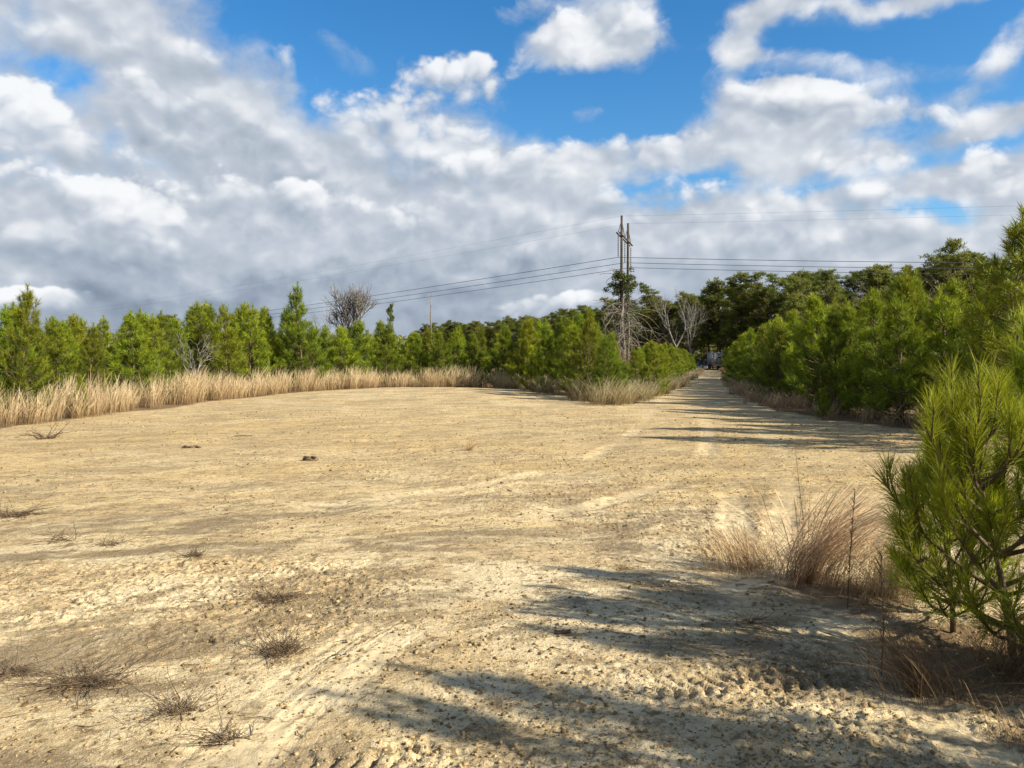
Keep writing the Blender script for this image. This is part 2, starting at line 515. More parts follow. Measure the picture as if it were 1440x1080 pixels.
def tag(o, label=None, cat=None, group=None, kind=None):
    for k, v in (('label', label), ('category', cat), ('group', group), ('kind', kind)):
        if v:
            o[k] = v
    return o


def thing(name, label, cat, loc=(0, 0, 0), rz=0.0, group=None, scale=1.0):
    o = bpy.data.objects.new(name, None)
    o.empty_display_size = 0.3
    col.objects.link(o)
    o.location = loc
    o.rotation_euler = (0, 0, rz)
    o.scale = (scale,) * 3
    return tag(o, label, cat, group)


def copy_tree(src, loc, rz, scale, label, cat, group=None, name=None):
    """a copy of a thing with copies of its parts (and sub-parts) that share their meshes"""
    r = src.copy()
    if name:
        r.name = name
    col.objects.link(r)
    r.location = loc
    r.rotation_euler = (0, 0, rz)
    r.scale = scale if isinstance(scale, (tuple, list)) else (scale,) * 3
    r['label'] = label
    r['category'] = cat
    if group:
        r['group'] = group
    elif 'group' in r:
        del r['group']

    def kids(a, b):
        for ch in list(a.children):
            c = ch.copy()
            col.objects.link(c)
            c.parent = b
            kids(ch, c)
    kids(src, r)
    return r


# ------------------------------------------------------------------ materials
def new_mat(name):
    m = bpy.data.materials.new(name)
    m.use_nodes = True
    m.node_tree.nodes.clear()
    N = NT(m.node_tree)
    out = N.n('ShaderNodeOutputMaterial')
    return m, N, out


def plain(name, c, rough=0.6, metal=0.0, var=0.12, scale=6.0, spec=0.5, coat=0.0):
    m, N, out = new_mat(name)
    p = N.n('ShaderNodeBsdfPrincipled')
    tc = N.n('ShaderNodeTexCoord').outputs['Object']
    f = N.noise(tc, scale, 5, 0.6)
    lo = tuple(q * (1 - 2 * var) for q in c)
    hi = tuple(min(1, q * (1 + 2 * var)) for q in c)
    N.put(p.inputs['Base Color'], N.mix(f, lo, hi))
    p.inputs['Roughness'].default_value = rough
    p.inputs['Metallic'].default_value = metal
    p.inputs['Specular IOR Level'].default_value = spec
    p.inputs['Coat Weight'].default_value = coat
    N.put(out.inputs[0], p.outputs[0])
    return m


def needle_mat(name, dark, mid, yellow, trans=0.3, rough=0.42, spec=0.4):
    m, N, out = new_mat(name)
    p = N.n('ShaderNodeBsdfPrincipled')
    tone = N.attr('tone')
    rn = N.n('ShaderNodeObjectInfo').outputs['Random']
    c = N.mix(N.sstep(tone, 0.0, 0.5), dark, mid)
    c = N.mix(N.sstep(tone, 0.5, 1.0), c, yellow)
    hs = N.n('ShaderNodeHueSaturation')
    N.put(hs.inputs['Hue'], N.lin(rn, 0, 1, 0.478, 0.514))
    N.put(hs.inputs['Value'], N.lin(N.m('FRACT', N.m('MULTIPLY', rn, 7.31)), 0, 1, 0.68, 1.28))
    N.put(hs.inputs['Color'], c)
    N.put(p.inputs['Base Color'], hs.outputs[0])
    p.inputs['Roughness'].default_value = rough
    p.inputs['Specular IOR Level'].default_value = spec
    tr = N.n('ShaderNodeBsdfTranslucent')
    N.put(tr.inputs['Color'], N.mix(0.5, hs.outputs[0], yellow))
    mx = N.n('ShaderNodeMixShader')
    mx.inputs[0].default_value = trans
    N.put(mx.inputs[1], p.outputs[0])
    N.put(mx.inputs[2], tr.outputs[0])
    N.put(out.inputs[0], mx.outputs[0])
    return m


def grass_mat(name, base, mid, tip, trans=0.25):
    return needle_mat(name, base, mid, tip, trans, 0.7, 0.15)


def bark_mat(name, a, b, scale=9.0):
    m, N, out = new_mat(name)
    p = N.n('ShaderNodeBsdfPrincipled')
    tc = N.n('ShaderNodeTexCoord').outputs['Object']
    st = N.v('MULTIPLY', tc, (1, 1, 0.25))
    f = N.noise(st, scale, 6, 0.65, 0.4)
    N.put(p.inputs['Base Color'], N.mix(N.sstep(f, 0.3, 0.7), a, b))
    p.inputs['Roughness'].default_value = 0.9
    p.inputs['Specular IOR Level'].default_value = 0.15
    N.put(out.inputs[0], p.outputs[0])
    return m


M_NEEDLE = needle_mat('pine_needles', (0.055, 0.100, 0.008), (0.175, 0.250, 0.010), (0.340, 0.365, 0.018), 0.24, 0.5, 0.3)
M_NEEDLE_NEAR = needle_mat('pine_needles_close', (0.080, 0.140, 0.012), (0.205, 0.280, 0.014), (0.410, 0.430, 0.024), 0.42, 0.5, 0.3)
M_OLDPINE = needle_mat('old_pine_needles', (0.080, 0.102, 0.024), (0.175, 0.205, 0.040), (0.270, 0.285, 0.060), 0.45, 0.6, 0.2)
M_VINE = needle_mat('vine_leaves', (0.05, 0.08, 0.022), (0.10, 0.14, 0.035), (0.19, 0.22, 0.06), 0.3)
M_BARK = bark_mat('pine_bark', (0.085, 0.058, 0.038), (0.20, 0.145, 0.10))
M_GREYBARK = bark_mat('grey_bark', (0.11, 0.102, 0.09), (0.26, 0.245, 0.22), 5)
M_DEADWOOD = bark_mat('dead_wood', (0.12, 0.105, 0.085), (0.29, 0.265, 0.225), 5)
M_BROWNTWIG = bark_mat('brown_twigs', (0.10, 0.070, 0.045), (0.24, 0.175, 0.115), 8)
M_DARKTWIG = bark_mat('dark_twigs', (0.075, 0.052, 0.033), (0.22, 0.16, 0.105), 14)
M_POLE = bark_mat('pole_wood', (0.045, 0.036, 0.028), (0.11, 0.09, 0.07), 3)
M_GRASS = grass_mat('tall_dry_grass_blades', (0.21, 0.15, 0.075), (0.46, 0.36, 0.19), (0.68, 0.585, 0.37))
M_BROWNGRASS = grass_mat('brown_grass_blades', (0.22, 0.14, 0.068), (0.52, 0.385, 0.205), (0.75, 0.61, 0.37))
M_DARKGRASS = grass_mat('old_grass_blades', (0.10, 0.060, 0.032), (0.25, 0.160, 0.085), (0.42, 0.29, 0.16))
M_CABLE = plain('cable', (0.10, 0.105, 0.115), 0.5, 0.3, 0.1)


def ground_material():
    m, N, out = new_mat('sandy_ground')
    p = N.n('ShaderNodeBsdfPrincipled')
    pos = N.n('ShaderNodeNewGeometry').outputs['Position']
    rut, lit, rgh = N.attr('rut'), N.attr('litter'), N.attr('rough')
    sx = N.n('ShaderNodeSeparateXYZ')
    N.put(sx.inputs[0], pos)
    # stretched coordinates: smears run across the view, the way graders and tyres dragged them
    vr = N.n('ShaderNodeVectorRotate', rotation_type='Z_AXIS')
    N.put(vr.inputs['Vector'], pos)
    vr.inputs['Angle'].default_value = -0.35
    smear = N.v('MULTIPLY', vr.outputs[0], (0.62, 1.15, 1.0))
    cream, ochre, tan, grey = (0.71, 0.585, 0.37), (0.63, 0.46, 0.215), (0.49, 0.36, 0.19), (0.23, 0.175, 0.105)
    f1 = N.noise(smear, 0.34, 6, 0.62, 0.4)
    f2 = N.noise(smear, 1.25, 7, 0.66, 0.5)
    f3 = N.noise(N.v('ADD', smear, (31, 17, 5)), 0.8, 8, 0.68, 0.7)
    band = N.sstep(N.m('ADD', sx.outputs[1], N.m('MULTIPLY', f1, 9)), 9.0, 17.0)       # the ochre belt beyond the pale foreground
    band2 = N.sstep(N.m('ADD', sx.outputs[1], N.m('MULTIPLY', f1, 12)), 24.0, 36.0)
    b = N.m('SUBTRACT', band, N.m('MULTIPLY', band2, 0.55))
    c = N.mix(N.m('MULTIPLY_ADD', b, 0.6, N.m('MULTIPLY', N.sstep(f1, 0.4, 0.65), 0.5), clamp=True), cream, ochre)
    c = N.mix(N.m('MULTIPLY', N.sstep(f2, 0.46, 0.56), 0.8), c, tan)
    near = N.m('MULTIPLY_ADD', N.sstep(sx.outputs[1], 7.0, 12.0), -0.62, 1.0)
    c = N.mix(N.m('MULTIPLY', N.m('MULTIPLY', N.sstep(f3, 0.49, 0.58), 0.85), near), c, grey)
    f4 = N.noise(N.v('ADD', N.v('MULTIPLY', vr.outputs[0], (0.8, 1.3, 1)), (3, 57, 2)), 3.0, 9, 0.74, 0.6)
    c = N.mix(N.m('MULTIPLY', N.m('MULTIPLY', N.sstep(f4, 0.51, 0.60), 0.8), near), c, (0.28, 0.205, 0.112))
    c = N.mix(N.m('MULTIPLY', N.sstep(f4, 0.47, 0.36), 0.6), c, (0.69, 0.565, 0.35))
    c = N.mix(N.m('MULTIPLY', rut, 0.33, clamp=True), c, (0.72, 0.60, 0.38))
    # crumbs of darker soil and small pale stones
    s1 = N.noise(pos, 46.0, 4, 0.68, 0.3)
    s2 = N.noise(pos, 105.0, 2, 0.5)
    crumb = N.m('MULTIPLY', N.sstep(s1, 0.54, 0.64), N.m('MULTIPLY_ADD', rgh, 0.7, 0.32))
    crumb = N.m('MULTIPLY', crumb, N.m('MULTIPLY_ADD', rut, -0.8, 1.0))
    c = N.mix(crumb, c, (0.135, 0.092, 0.048))
    c = N.mix(N.m('MULTIPLY', N.sstep(s2, 0.58, 0.70), 0.5), c, (0.72, 0.63, 0.46))
    s3 = N.noise(N.v('ADD', pos, (7, 3, 1)), 10.0, 7, 0.72, 0.5)
    c = N.mix(N.m('MULTIPLY', N.sstep(s3, 0.54, 0.63), 0.9), c, (0.20, 0.14, 0.072))
    # dark crumbs large enough to read from afar
    s4 = N.noise(N.v('ADD', pos, (17, 23, 1)), 5.5, 5, 0.75, 0.8)
    c = N.mix(N.m('MULTIPLY', N.sstep(s4, 0.60, 0.66), 0.7), c, (0.21, 0.15, 0.08))
    lc = N.mix(N.noise(pos, 14.0, 6, 0.7), (0.10, 0.062, 0.034), (0.33, 0.235, 0.13))
    lm = N.sstep(N.m('MULTIPLY_ADD', N.m('SUBTRACT', N.noise(pos, 7.0, 5, 0.7), 0.5), 1.1, lit), 0.3, 0.75)
    c = N.mix(lm, c, lc)
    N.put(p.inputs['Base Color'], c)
    p.inputs['Roughness'].default_value = 0.95
    p.inputs['Specular IOR Level'].default_value = 0.1
    h1 = N.noise(pos, 24.0, 6, 0.65, 0.4)
    h2 = N.noise(pos, 90.0, 4, 0.6)
    hh = N.m('MULTIPLY_ADD', h2, 0.35, h1)
    hh = N.m('MULTIPLY', hh, N.m('MULTIPLY_ADD', rut, -0.6, 1.0))
    bp = N.n('ShaderNodeBump')
    bp.inputs['Strength'].default_value = 0.9
    bp.inputs['Distance'].default_value = 0.022
    N.put(bp.inputs['Height'], hh)
    # broader lumps that still read far away
    bp2 = N.n('ShaderNodeBump')
    bp2.inputs['Strength'].default_value = 0.8
    bp2.inputs['Distance'].default_value = 0.08
    N.put(bp2.inputs['Height'], N.m('MULTIPLY', N.noise(pos, 6.0, 6, 0.68, 0.4), N.sstep(sx.outputs[1], 6, 14, 0.25, 1.0)))
    N.put(bp.inputs['Normal'], bp2.outputs[0])
    N.put(p.inputs['Normal'], bp.outputs[0])
    N.put(out.inputs[0], p.outputs[0])
    return m


M_GROUND = ground_material()


# ------------------------------------------------------------------ ground: one sheet, finest where one stands
def axis(lo, hi, fine_lo, fine_hi, step, grow):
    a = list(np.arange(fine_lo, fine_hi + 1e-6, step))
    s = step
    while a[-1] < hi:
        s *= grow
        a.append(a[-1] + s)
    s = step
    while a[0] > lo:
        s *= grow
        a.insert(0, a[0] - s)
    return np.array(a)


def sheet(name, xs, ys, fields, dz=0.0, mapxy=None):
    X, Y = np.meshgrid(xs, ys)
    spx = np.broadcast_to(np.gradient(xs)[None, :], X.shape)
    spy = np.broadcast_to(np.gradient(ys)[:, None], X.shape)
    sp = np.sqrt(np.abs(spx * spy))
    if mapxy:
        X, Y = mapxy(X, Y)
    z, rut, lit, rgh = fields(X, Y, sp)
    mb = MB()
    nx, ny = len(xs), len(ys)
    i = np.arange(ny - 1)[:, None] * nx
    j = np.arange(nx - 1)[None, :]
    q = np.stack([i + j, i + j + 1, i + j + 1 + nx, i + j + nx], -1).reshape(-1, 4)
    mb.add(np.stack([X, Y, z + dz], -1).reshape(-1, 3), quads=q)
    o = mb.build(name, M_GROUND, smooth=True)
    for nm, arr in (('rut', rut), ('litter', lit), ('rough', rgh)):
        at = o.data.attributes.new(nm, 'FLOAT', 'POINT')
        at.data.foreach_set('value', arr.astype(np.float32).ravel())
    return o


gx = axis(-1500, 1500, -4.0, 4.0, 0.0115, 1.042)
gy = axis(-400, 2600, 2.7, 6.0, 0.0115, 1.021)
tag(sheet('ground', gx, gy, ground_fields), kind='structure')


def track_map(X, Y):
    return 11.9 + 0.2625 * (Y - 48) + X, Y


tk = sheet('dirt_track', np.linspace(-1.75, 1.75, 30), np.arange(50, 156, 0.4), ground_fields, 0.006, track_map)
tag(tk, kind='structure')
print('ground', len(gx), len(gy))


# clods and small stones lying on the sand
def clods():
    g = np.random.default_rng(3)
    mb = MB()
    n = 44000
    d = 2.7 * np.exp(g.random(n) * math.log(26 / 2.7))
    a = (g.random(n) - 0.5) * R(84)
    x, y = d * np.sin(a), d * np.cos(a)
    keep = (vnoise(x * 0.9 + 11, y * 0.9) + 0.25 * (x > -0.3) > 0.36 + 0.45 * g.random(n)) & (poly_dist(x, y) < -0.2)
    _, rm = rut_field(x, y)
    keep &= rm < 0.4
    x, y, d = x[keep], y[keep], d[keep]
    z = ground_fields(x, y, np.full(x.shape, 0.014))[0]
    phi = (1 + 5 ** 0.5) / 2
    iv = np.array([(-1, phi, 0), (1, phi, 0), (-1, -phi, 0), (1, -phi, 0), (0, -1, phi), (0, 1, phi), (0, -1, -phi), (0, 1, -phi), (phi, 0, -1), (phi, 0, 1), (-phi, 0, -1), (-phi, 0, 1)])
    iv /= np.linalg.norm(iv[0])
    it = np.array([(0, 11, 5), (0, 5, 1), (0, 1, 7), (0, 7, 10), (0, 10, 11), (1, 5, 9), (5, 11, 4), (11, 10, 2), (10, 7, 6), (7, 1, 8), (3, 9, 4), (3, 4, 2), (3, 2, 6), (3, 6, 8), (3, 8, 9), (4, 9, 5), (2, 4, 11), (6, 2, 10), (8, 6, 7), (9, 8, 1)])
    r = (0.0028 + 0.008 * g.random(len(x)) ** 5) * (1 + d / 12)
    k = len(x)
    sc3 = g.uniform(0.6, 1.3, (k, 1, 3)) * np.array([1, 1, 0.62])
    v = iv[None] * (1 + g.uniform(-0.5, 0.45, (k, 12, 1))) * sc3 * r[:, None, None]
    v = v + np.stack([x, y, z + r * 0.25], -1)[:, None, :]
    f = (it[None] + (np.arange(k) * 12)[:, None, None]).reshape(-1, 3)
    mb.add(v.reshape(-1, 3), tris=f, tone=np.repeat(g.random(k), 12))
    m, N, out = new_mat('clod_soil')
    p = N.n('ShaderNodeBsdfPrincipled')
    N.put(p.inputs['Base Color'], N.mix(N.attr('tone'), (0.16, 0.11, 0.052), (0.50, 0.38, 0.20)))
    p.inputs['Roughness'].default_value = 0.95
    p.inputs['Specular IOR Level'].default_value = 0.1
    N.put(out.inputs[0], p.outputs[0])
    tag(mb.build('gravel', m), kind='stuff')


clods()


# broken twigs and straws lying about on the sand
def twig_litter():
    g = np.random.default_rng(8)
    mb = MB()
    n = 620
    d = 2.8 * np.exp(g.random(n) * math.log(16 / 2.8))
    a = g.uniform(R(-40), R(36), n)
    x, y = d * np.sin(a), d * np.cos(a)
    near = np.zeros(n)
    for (sx_, sy_, sw_, sk_) in STAINS:
        near = np.maximum(near, np.exp(-((x - sx_) ** 2 + (y - sy_) ** 2) / (2.2 * sw_) ** 2))
    near = np.maximum(near, 0.9 * np.exp(-((x - 2.2) / 0.9) ** 2 - ((y - 4.6) / 1.2) ** 2))
    ok = g.random(n) < 0.22 + 0.8 * near
    x, y, d = x[ok], y[ok], d[ok]
    z = ground_fields(x, y, np.full(x.shape, 0.0115))[0]
    for i in range(len(x)):
        t = g.random() * 6.283
        L = g.uniform(0.03, 0.13) * (1 + d[i] / 20)
        r = g.uniform(0.0009, 0.0022) * (1 + d[i] / 14)
        p = np.array([x[i], y[i], z[i] + r * 1.2])
        v = np.array([math.cos(t), math.sin(t), 0]) * L
        w = np.array([-v[1], v[0], 0]) * g.normal(0, 0.25)
        mb.tube([p - v / 2, p + w * 0.5 + (0, 0, 0.004), p + v / 2 + (0, 0, g.uniform(0, 0.012))], [r, r, r * 0.6], 3, tone=g.random())
    tag(mb.build('twig_litter', M_BROWNTWIG), kind='stuff')


twig_litter()


# ------------------------------------------------------------------ pines
def unit(v):
    v = np.asarray(v, float)
    return v / max(np.linalg.norm(v), 1e-9)


def needles(mb, g, base, axis_d, ln, wd, spread, bent, tone):
    """one needle per row of base: a slim blade leaving its shoot at an angle"""
    n = len(base)
    r = g.normal(size=(n, 3))
    r -= axis_d * np.sum(r * axis_d, 1, keepdims=True)
    r /= np.maximum(np.linalg.norm(r, axis=1, keepdims=True), 1e-9)
    th = spread[:, None]
    dr = axis_d * np.cos(th) + r * np.sin(th)
    side = np.cross(dr, g.normal(size=(n, 3)))
    side /= np.maximum(np.linalg.norm(side, axis=1, keepdims=True), 1e-9)
    side = side * wd[:, None] * 0.5
    L = ln[:, None]
    if not bent:
        v = np.stack([base - side, base + side, base + dr * L], 1)
        f = np.arange(n * 3).reshape(-1, 3)
        mb.add(v.reshape(-1, 3), tris=f, tone=np.repeat(tone, 3))
    else:
        sag = np.array([0, 0, -1.0]) * (L * 0.10) + axis_d * (L * 0.08)
        mid = base + dr * L * 0.5
        tip = base + dr * L + sag
        v = np.stack([base - side, base + side, mid + side * 0.9, mid - side * 0.9, tip], 1)
        o = np.arange(n) * 5
        mb.add(v.reshape(-1, 3), tris=np.stack([o + 3, o + 2, o + 4], -1), quads=np.stack([o, o + 1, o + 2, o + 3], -1), tone=np.repeat(tone, 5))


def make_pine(seed, h, spread=0.30, gap=0.42, dens=95, nl=0.19, nw=0.012, bent=False, sides=4, lean=(0, 0), low=0.10, up=1.0, yellow=0.0, side_n=4, tip_pow=1.0, lead=0.10, cone=1.0, inner=3):
    g = np.random.default_rng(seed)
    wood, leaf = MB(), MB()
    nb = 9
    tz = np.linspace(0, h * 0.96, nb)
    wob = np.cumsum(g.normal(0, 0.012 * h, (nb, 2)), 0) * (np.linspace(0, 1, nb)[:, None])
    trunk = np.column_stack([wob[:, 0] + lean[0] * (tz / h) ** 1.4, wob[:, 1] + lean[1] * (tz / h) ** 1.4, tz])
    r0 = 0.011 * h + 0.006
    wood.tube(trunk, np.linspace(r0, 0.006, nb), 7)

    def on_trunk(z):
        return np.array([np.interp(z, tz, trunk[:, k]) for k in range(3)])

    shoots = []      # polylines carrying needles: (points, vigour)

    def branch(p0, az, e0, L, rise, rb, depth):
        k = 6
        pts = [np.array(p0)]
        e = e0
        a = az
        for i in range(k):
            dv = np.array([math.cos(e) * math.cos(a), math.cos(e) * math.sin(a), math.sin(e)])
            pts.append(pts[-1] + dv * L / k)
            e = min(e + rise / k, R(84))
            a += g.normal(0, 0.10)
        pts = np.array(pts)
        wood.tube(pts, np.linspace(rb, 0.0035, k + 1), sides)
        return pts

    z = low * h
    while z < h * 0.93:
        t = z / h
        prof = (1 - t) ** tip_pow * min(1.0, 0.68 + 1.6 * t) + 0.05
        n = g.integers(5, 8)
        ph = g.random() * 6.28
        for q in range(n):
            L = spread * h * prof * g.uniform(0.65, 1.25) + 0.08
            az = ph + q * 6.283 / n + g.normal(0, 0.2)
            e0 = R(8 + 34 * t + g.normal(0, 8)) * up
            rise = R(46 + g.normal(0, 10)) * (1 - 0.35 * t)
            pts = branch(on_trunk(z + g.normal(0, 0.04)), az, e0, L, rise, 0.004 + 0.012 * L, 0)
            shoots.append((pts[inner:] if L > 0.5 else pts[2:], 1.0))
            ns = int(min(7, max(1, round(L * side_n * 1.6))))
            for m in range(ns):
                f = g.uniform(0.3, 0.92)
                ix = f * 6
                i0 = int(ix)
                bp = pts[i0] + (pts[min(i0 + 1, 6)] - pts[i0]) * (ix - i0)
                sL = (0.5 * L * (1 - f) + 0.13) * g.uniform(0.7, 1.3)
                sgn = 1 if m % 2 else -1
                sp = branch(bp, az + sgn * R(g.uniform(28, 62)), e0 + rise * f + R(g.uniform(-5, 18)), sL, R(35), 0.004 + 0.005 * sL, 1)
                shoots.append((sp[1:], 0.9))
        z += gap * g.uniform(0.75, 1.2) * (1 - 0.35 * t)
    top = on_trunk(h * 0.93)
    shoots.append((np.array([on_trunk(h * 0.80), on_trunk(h * 0.88), top, top + (0, 0, lead * h)]), 1.5))
    for q in range(4):
        az = q * 1.57 + g.random()
        sp = branch(on_trunk(h * g.uniform(0.80, 0.92)), az, R(56), 0.06 * h + 0.12, R(30), 0.006, 1)
        shoots.append((sp, 1.1))
    B, A, T, F = [], [], [], []
    for pts, vig in shoots:
        seg = np.diff(pts, axis=0)
        sl_ = np.linalg.norm(seg, axis=1)
        tot = sl_.sum()
        n = max(6, int(dens * tot * vig * g.uniform(0.8, 1.2)))
        u = g.random(n) ** 0.8
        cum = np.concatenate([[0], np.cumsum(sl_)]) / tot
        P = np.stack([np.interp(u, cum, pts[:, k]) for k in range(3)], 1)
        idx = np.clip(np.searchsorted(cum, u) - 1, 0, len(seg) - 1)
        D = seg[idx] / np.maximum(sl_[idx][:, None], 1e-9)
        B.append(P)
        A.append(D)
        F.append(u)
        hz = P[:, 2] / h
        T.append(np.clip(0.10 + 0.38 * u + 0.25 * hz + yellow + g.normal(0, 0.13, n) + g.normal(0, 0.12), 0, 1))
    B, A, F, T = map(np.concatenate, (B, A, F, T))
    n = len(B)
    th = np.clip((R(62) - F * R(32)) * cone + g.normal(0, R(11), n), R(12), R(95))
    needles(leaf, g, B, A, nl * g.uniform(0.65, 1.15, n), nw * g.uniform(0.8, 1.2, n), th, bent, T)
    return wood, leaf


def pine_thing(name, wood, leaf, label, cat, mat, loc, rz=0, group=None, scale=1.0):
    r = thing(name, label, cat, loc, rz, group, scale)
    wood.build('trunk', M_BARK, r, True)
    leaf.build('crown', mat, r)
    return r


# seven young pines, each built once with its parts
PINES = []
for i, (h, spr, yel, gap) in enumerate([(3.0, 0.30, 0.10, 0.36), (3.4, 0.29, 0.0, 0.38), (3.8, 0.31, 0.05, 0.42), (4.2, 0.30, 0.0, 0.44), (3.6, 0.34, 0.12, 0.36), (4.6, 0.27, -0.04, 0.46), (2.6, 0.34, 0.2, 0.30)]):
    PINES.append((h, make_pine(100 + i, h, spr * 1.12, gap * 0.82, dens=135, nl=0.19, nw=0.013, yellow=yel, low=0.05, tip_pow=1.1)))
proto = {}
young_spots = []


def place_pine(x, y, h, var, label, group=None, name='young_pine', cat='pine tree', rz=None, widen=1.0):
    ph, (w, l) = PINES[var]
    s = h / ph
    rz = rnd.random() * 6.28 if rz is None else rz
    loc = (x, y, gz(x, y) - 0.03)
    if var not in proto:
        proto[var] = pine_thing(name, w, l, label, cat, M_NEEDLE, loc, rz, group, s)
        r = proto[var]
        r.scale = (s * widen, s * widen, s)
    else:
        r = copy_tree(proto[var], loc, rz, (s * widen, s * widen, s), label, cat, group, name)
    young_spots.append((x, y))
    return r


# the ones that stand out
place_pine(-10.6, 39.2, 5.3, 5, 'tallest pine of the left row, dark and conical, just left of the bare fan-shaped tree', widen=1.1)
place_pine(-13.4, 21.2, 3.65, 3, 'tall pine at the far left end of the row, rising clear above its neighbours', widen=1.0)
place_pine(3.9, 37.2, 4.0, 3, 'tall bright pine just left of the dead tangle under the power poles')
place_pine(6.2, 33.6, 2.35, 4, 'broad yellow-green pine on the corner where the track enters the trees')
place_pine(0.95, 35.6, 2.05, 6, 'small yellow-green pine at the edge of the mound among pale grass', widen=1.1)
place_pine(9.0, 13.6, 4.2, 3, 'tall dark pine at the right edge of the view, above the near pine sprays', widen=1.25)
place_pine(10.6, 15.6, 4.5, 1, 'dark pine crowding close behind the tall pine at the right edge', widen=1.3)
place_pine(8.8, 21.8, 0.85, 6, 'knee-high yellow-green pine seedling at the foot of the shaded pines', name='pine_seedling', cat='pine seedling', widen=1.0)
place_pine(-12.6, 22.6, 1.2, 6, 'yellow-green pine seedling standing in the tall dry grass at left', name='pine_seedling', cat='pine seedling', widen=0.7)
# the wood of young pines round the clearing
# skyline of the young pines: view column, row of their tops
SKY_L = np.array([(-400, 440), (0, 450), (30, 445), (60, 452), (100, 455), (140, 450), (170, 440), (220, 450), (270, 440), (330, 442), (380, 446), (425, 445), (470, 456),
                  (520, 452), (560, 466), (620, 466), (700, 460), (760, 458), (815, 450), (845, 468), (885, 500), (920, 482), (960, 492), (990, 512)], float)
SKY_R = np.array([(990, 512), (1020, 495), (1050, 472), (1100, 455), (1150, 432), (1200, 420), (1240, 410), (1330, 402), (1440, 392), (1900, 392)], float)
g = np.random.default_rng(21)
cand = np.column_stack([g.uniform(-40, 60, 26000), g.uniform(4, 158, 26000)])
cand = cand[np.argsort(np.hypot(cand[:, 0], cand[:, 1]))]
pdist = poly_dist(cand[:, 0], cand[:, 1])
ratio = cand[:, 0] / cand[:, 1]
count = {}
for (x, y), pd, ra in zip(cand, pdist, ratio):
    d = math.hypot(x, y)
    if len(young_spots) > 288:
        break
    right = x > 12 + 0.2625 * (y - 48)
    onpen = (not right) and y > 25 and x > -1.5
    mn = 0.9 if right else (0.9 if onpen else 2.2)
    mx = (5.0 if right else 7.5) if d < 45 else (4.0 if d < 75 else 2.6)
    if not right and not onpen:
        mx = 7.0
    if pd < mn or pd > mx or abs(ra) > 0.80 or y < 12:
        continue
    if right and y < 15:
        continue
    if not right and not onpen and (y > 60 or x < -22):
        continue
    if 10.5 < x < 13.6 and 66 < y < 90:
        continue
    sep = 1.05 + 0.0095 * d
    if min((x - a) ** 2 + (y - b) ** 2 for a, b in young_spots) < sep * sep:
        continue
    xp = 720 + ra * FPX
    if onpen and 66 < y and pd < 1.6:
        continue
    if onpen and 864 < xp < 896 and y < 84:
        continue
    tab = SKY_R if right else SKY_L
    top = np.interp(xp, tab[:, 0], tab[:, 1])
    h = max(1.5, EYE + d * (HOR - top) / FPX * g.uniform(0.78, 1.10))
    if right:
        lab, grp = ('young pine in the shaded thicket along the right side of the clearing and track', 'young pines right of the track')
        if y > 75:
            lab, grp = ('small distant young pine lining the right side of the far track', 'young pines far along the track, right side')
    elif onpen:
        lab, grp = ('bright young pine between the clearing and the left edge of the track', 'young pines left of the track')
        if y > 60:
            lab, grp = ('small distant young pine lining the left side of the far track', 'young pines far along the track, left side')
    else:
        lab, grp = ('sunlit young pine in the row behind the tall dry grass at left', 'young pines behind the tall grass')
        if pd > 4.2:
            lab = 'young pine half hidden behind the front row of pines at left'
            grp = 'young pines behind the front row'
    v = int(g.choice([0, 1, 2, 3, 4, 5]))
    place_pine(float(x), float(y), float(h), v, lab, grp, widen=float(g.uniform(1.1, 1.42)))
    count[grp] = count.get(grp, 0) + 1
print('young pines', len(young_spots), count)


# near pines at the right, every needle modelled
def near_pine(seed, x, y, h, label, **kw):
    w, l = make_pine(seed, h, bent=True, sides=6, **kw)
    return pine_thing('pine_sapling', w, l, label, 'pine sapling', M_NEEDLE_NEAR, (x, y, gz(x, y) - 0.02))


NK = dict(nl=0.145, nw=0.0032, dens=380, gap=0.235, side_n=4, cone=0.74, tip_pow=0.8, inner=2)
near_pine(7, 2.72, 4.15, 1.38, 'bushy bright green pine sapling with a leaning trunk at the right front', spread=0.63, lean=(-0.26, 0.1), low=0.13, yellow=0.26, up=1.2, **NK)
near_pine(8, 2.66, 4.62, 1.05, 'smaller pine sapling crowded behind the leaning sapling at right', spread=0.46, low=0.15, yellow=0.22, up=1.2, **NK)
near_pine(9, 3.30, 4.70, 1.74, 'taller pine sapling cut by the right edge, reaching in with silvery sprays', spread=0.36, low=0.25, up=1.4, **NK)
# slim pines just outside the view to the right: they throw the fingers of shade across the near sand
for i, (tx_, ty_, h, sd_) in enumerate([(-1.0, 3.72, 3.2, 31), (-0.5, 3.98, 3.0, 32), (0.22, 4.62, 2.7, 33), (0.35, 3.55, 2.6, 34), (1.5, 4.36, 1.6, 35)]):
    x, y = tx_ + 1.52 * h, ty_ - 0.677 * h
    w, l = make_pine(sd_, h, spread=0.20 if h > 2 else 0.42, gap=0.34 if h > 2 else 0.2, dens=140, nw=0.010, low=0.2 if h > 2 else 0.08, side_n=3)
    pine_thing('young_pine', w, l, 'young pine outside the right edge that shades the near sand', 'pine tree', M_NEEDLE_NEAR, (x, y, gz(x, y)), group='pines shading the near sand')


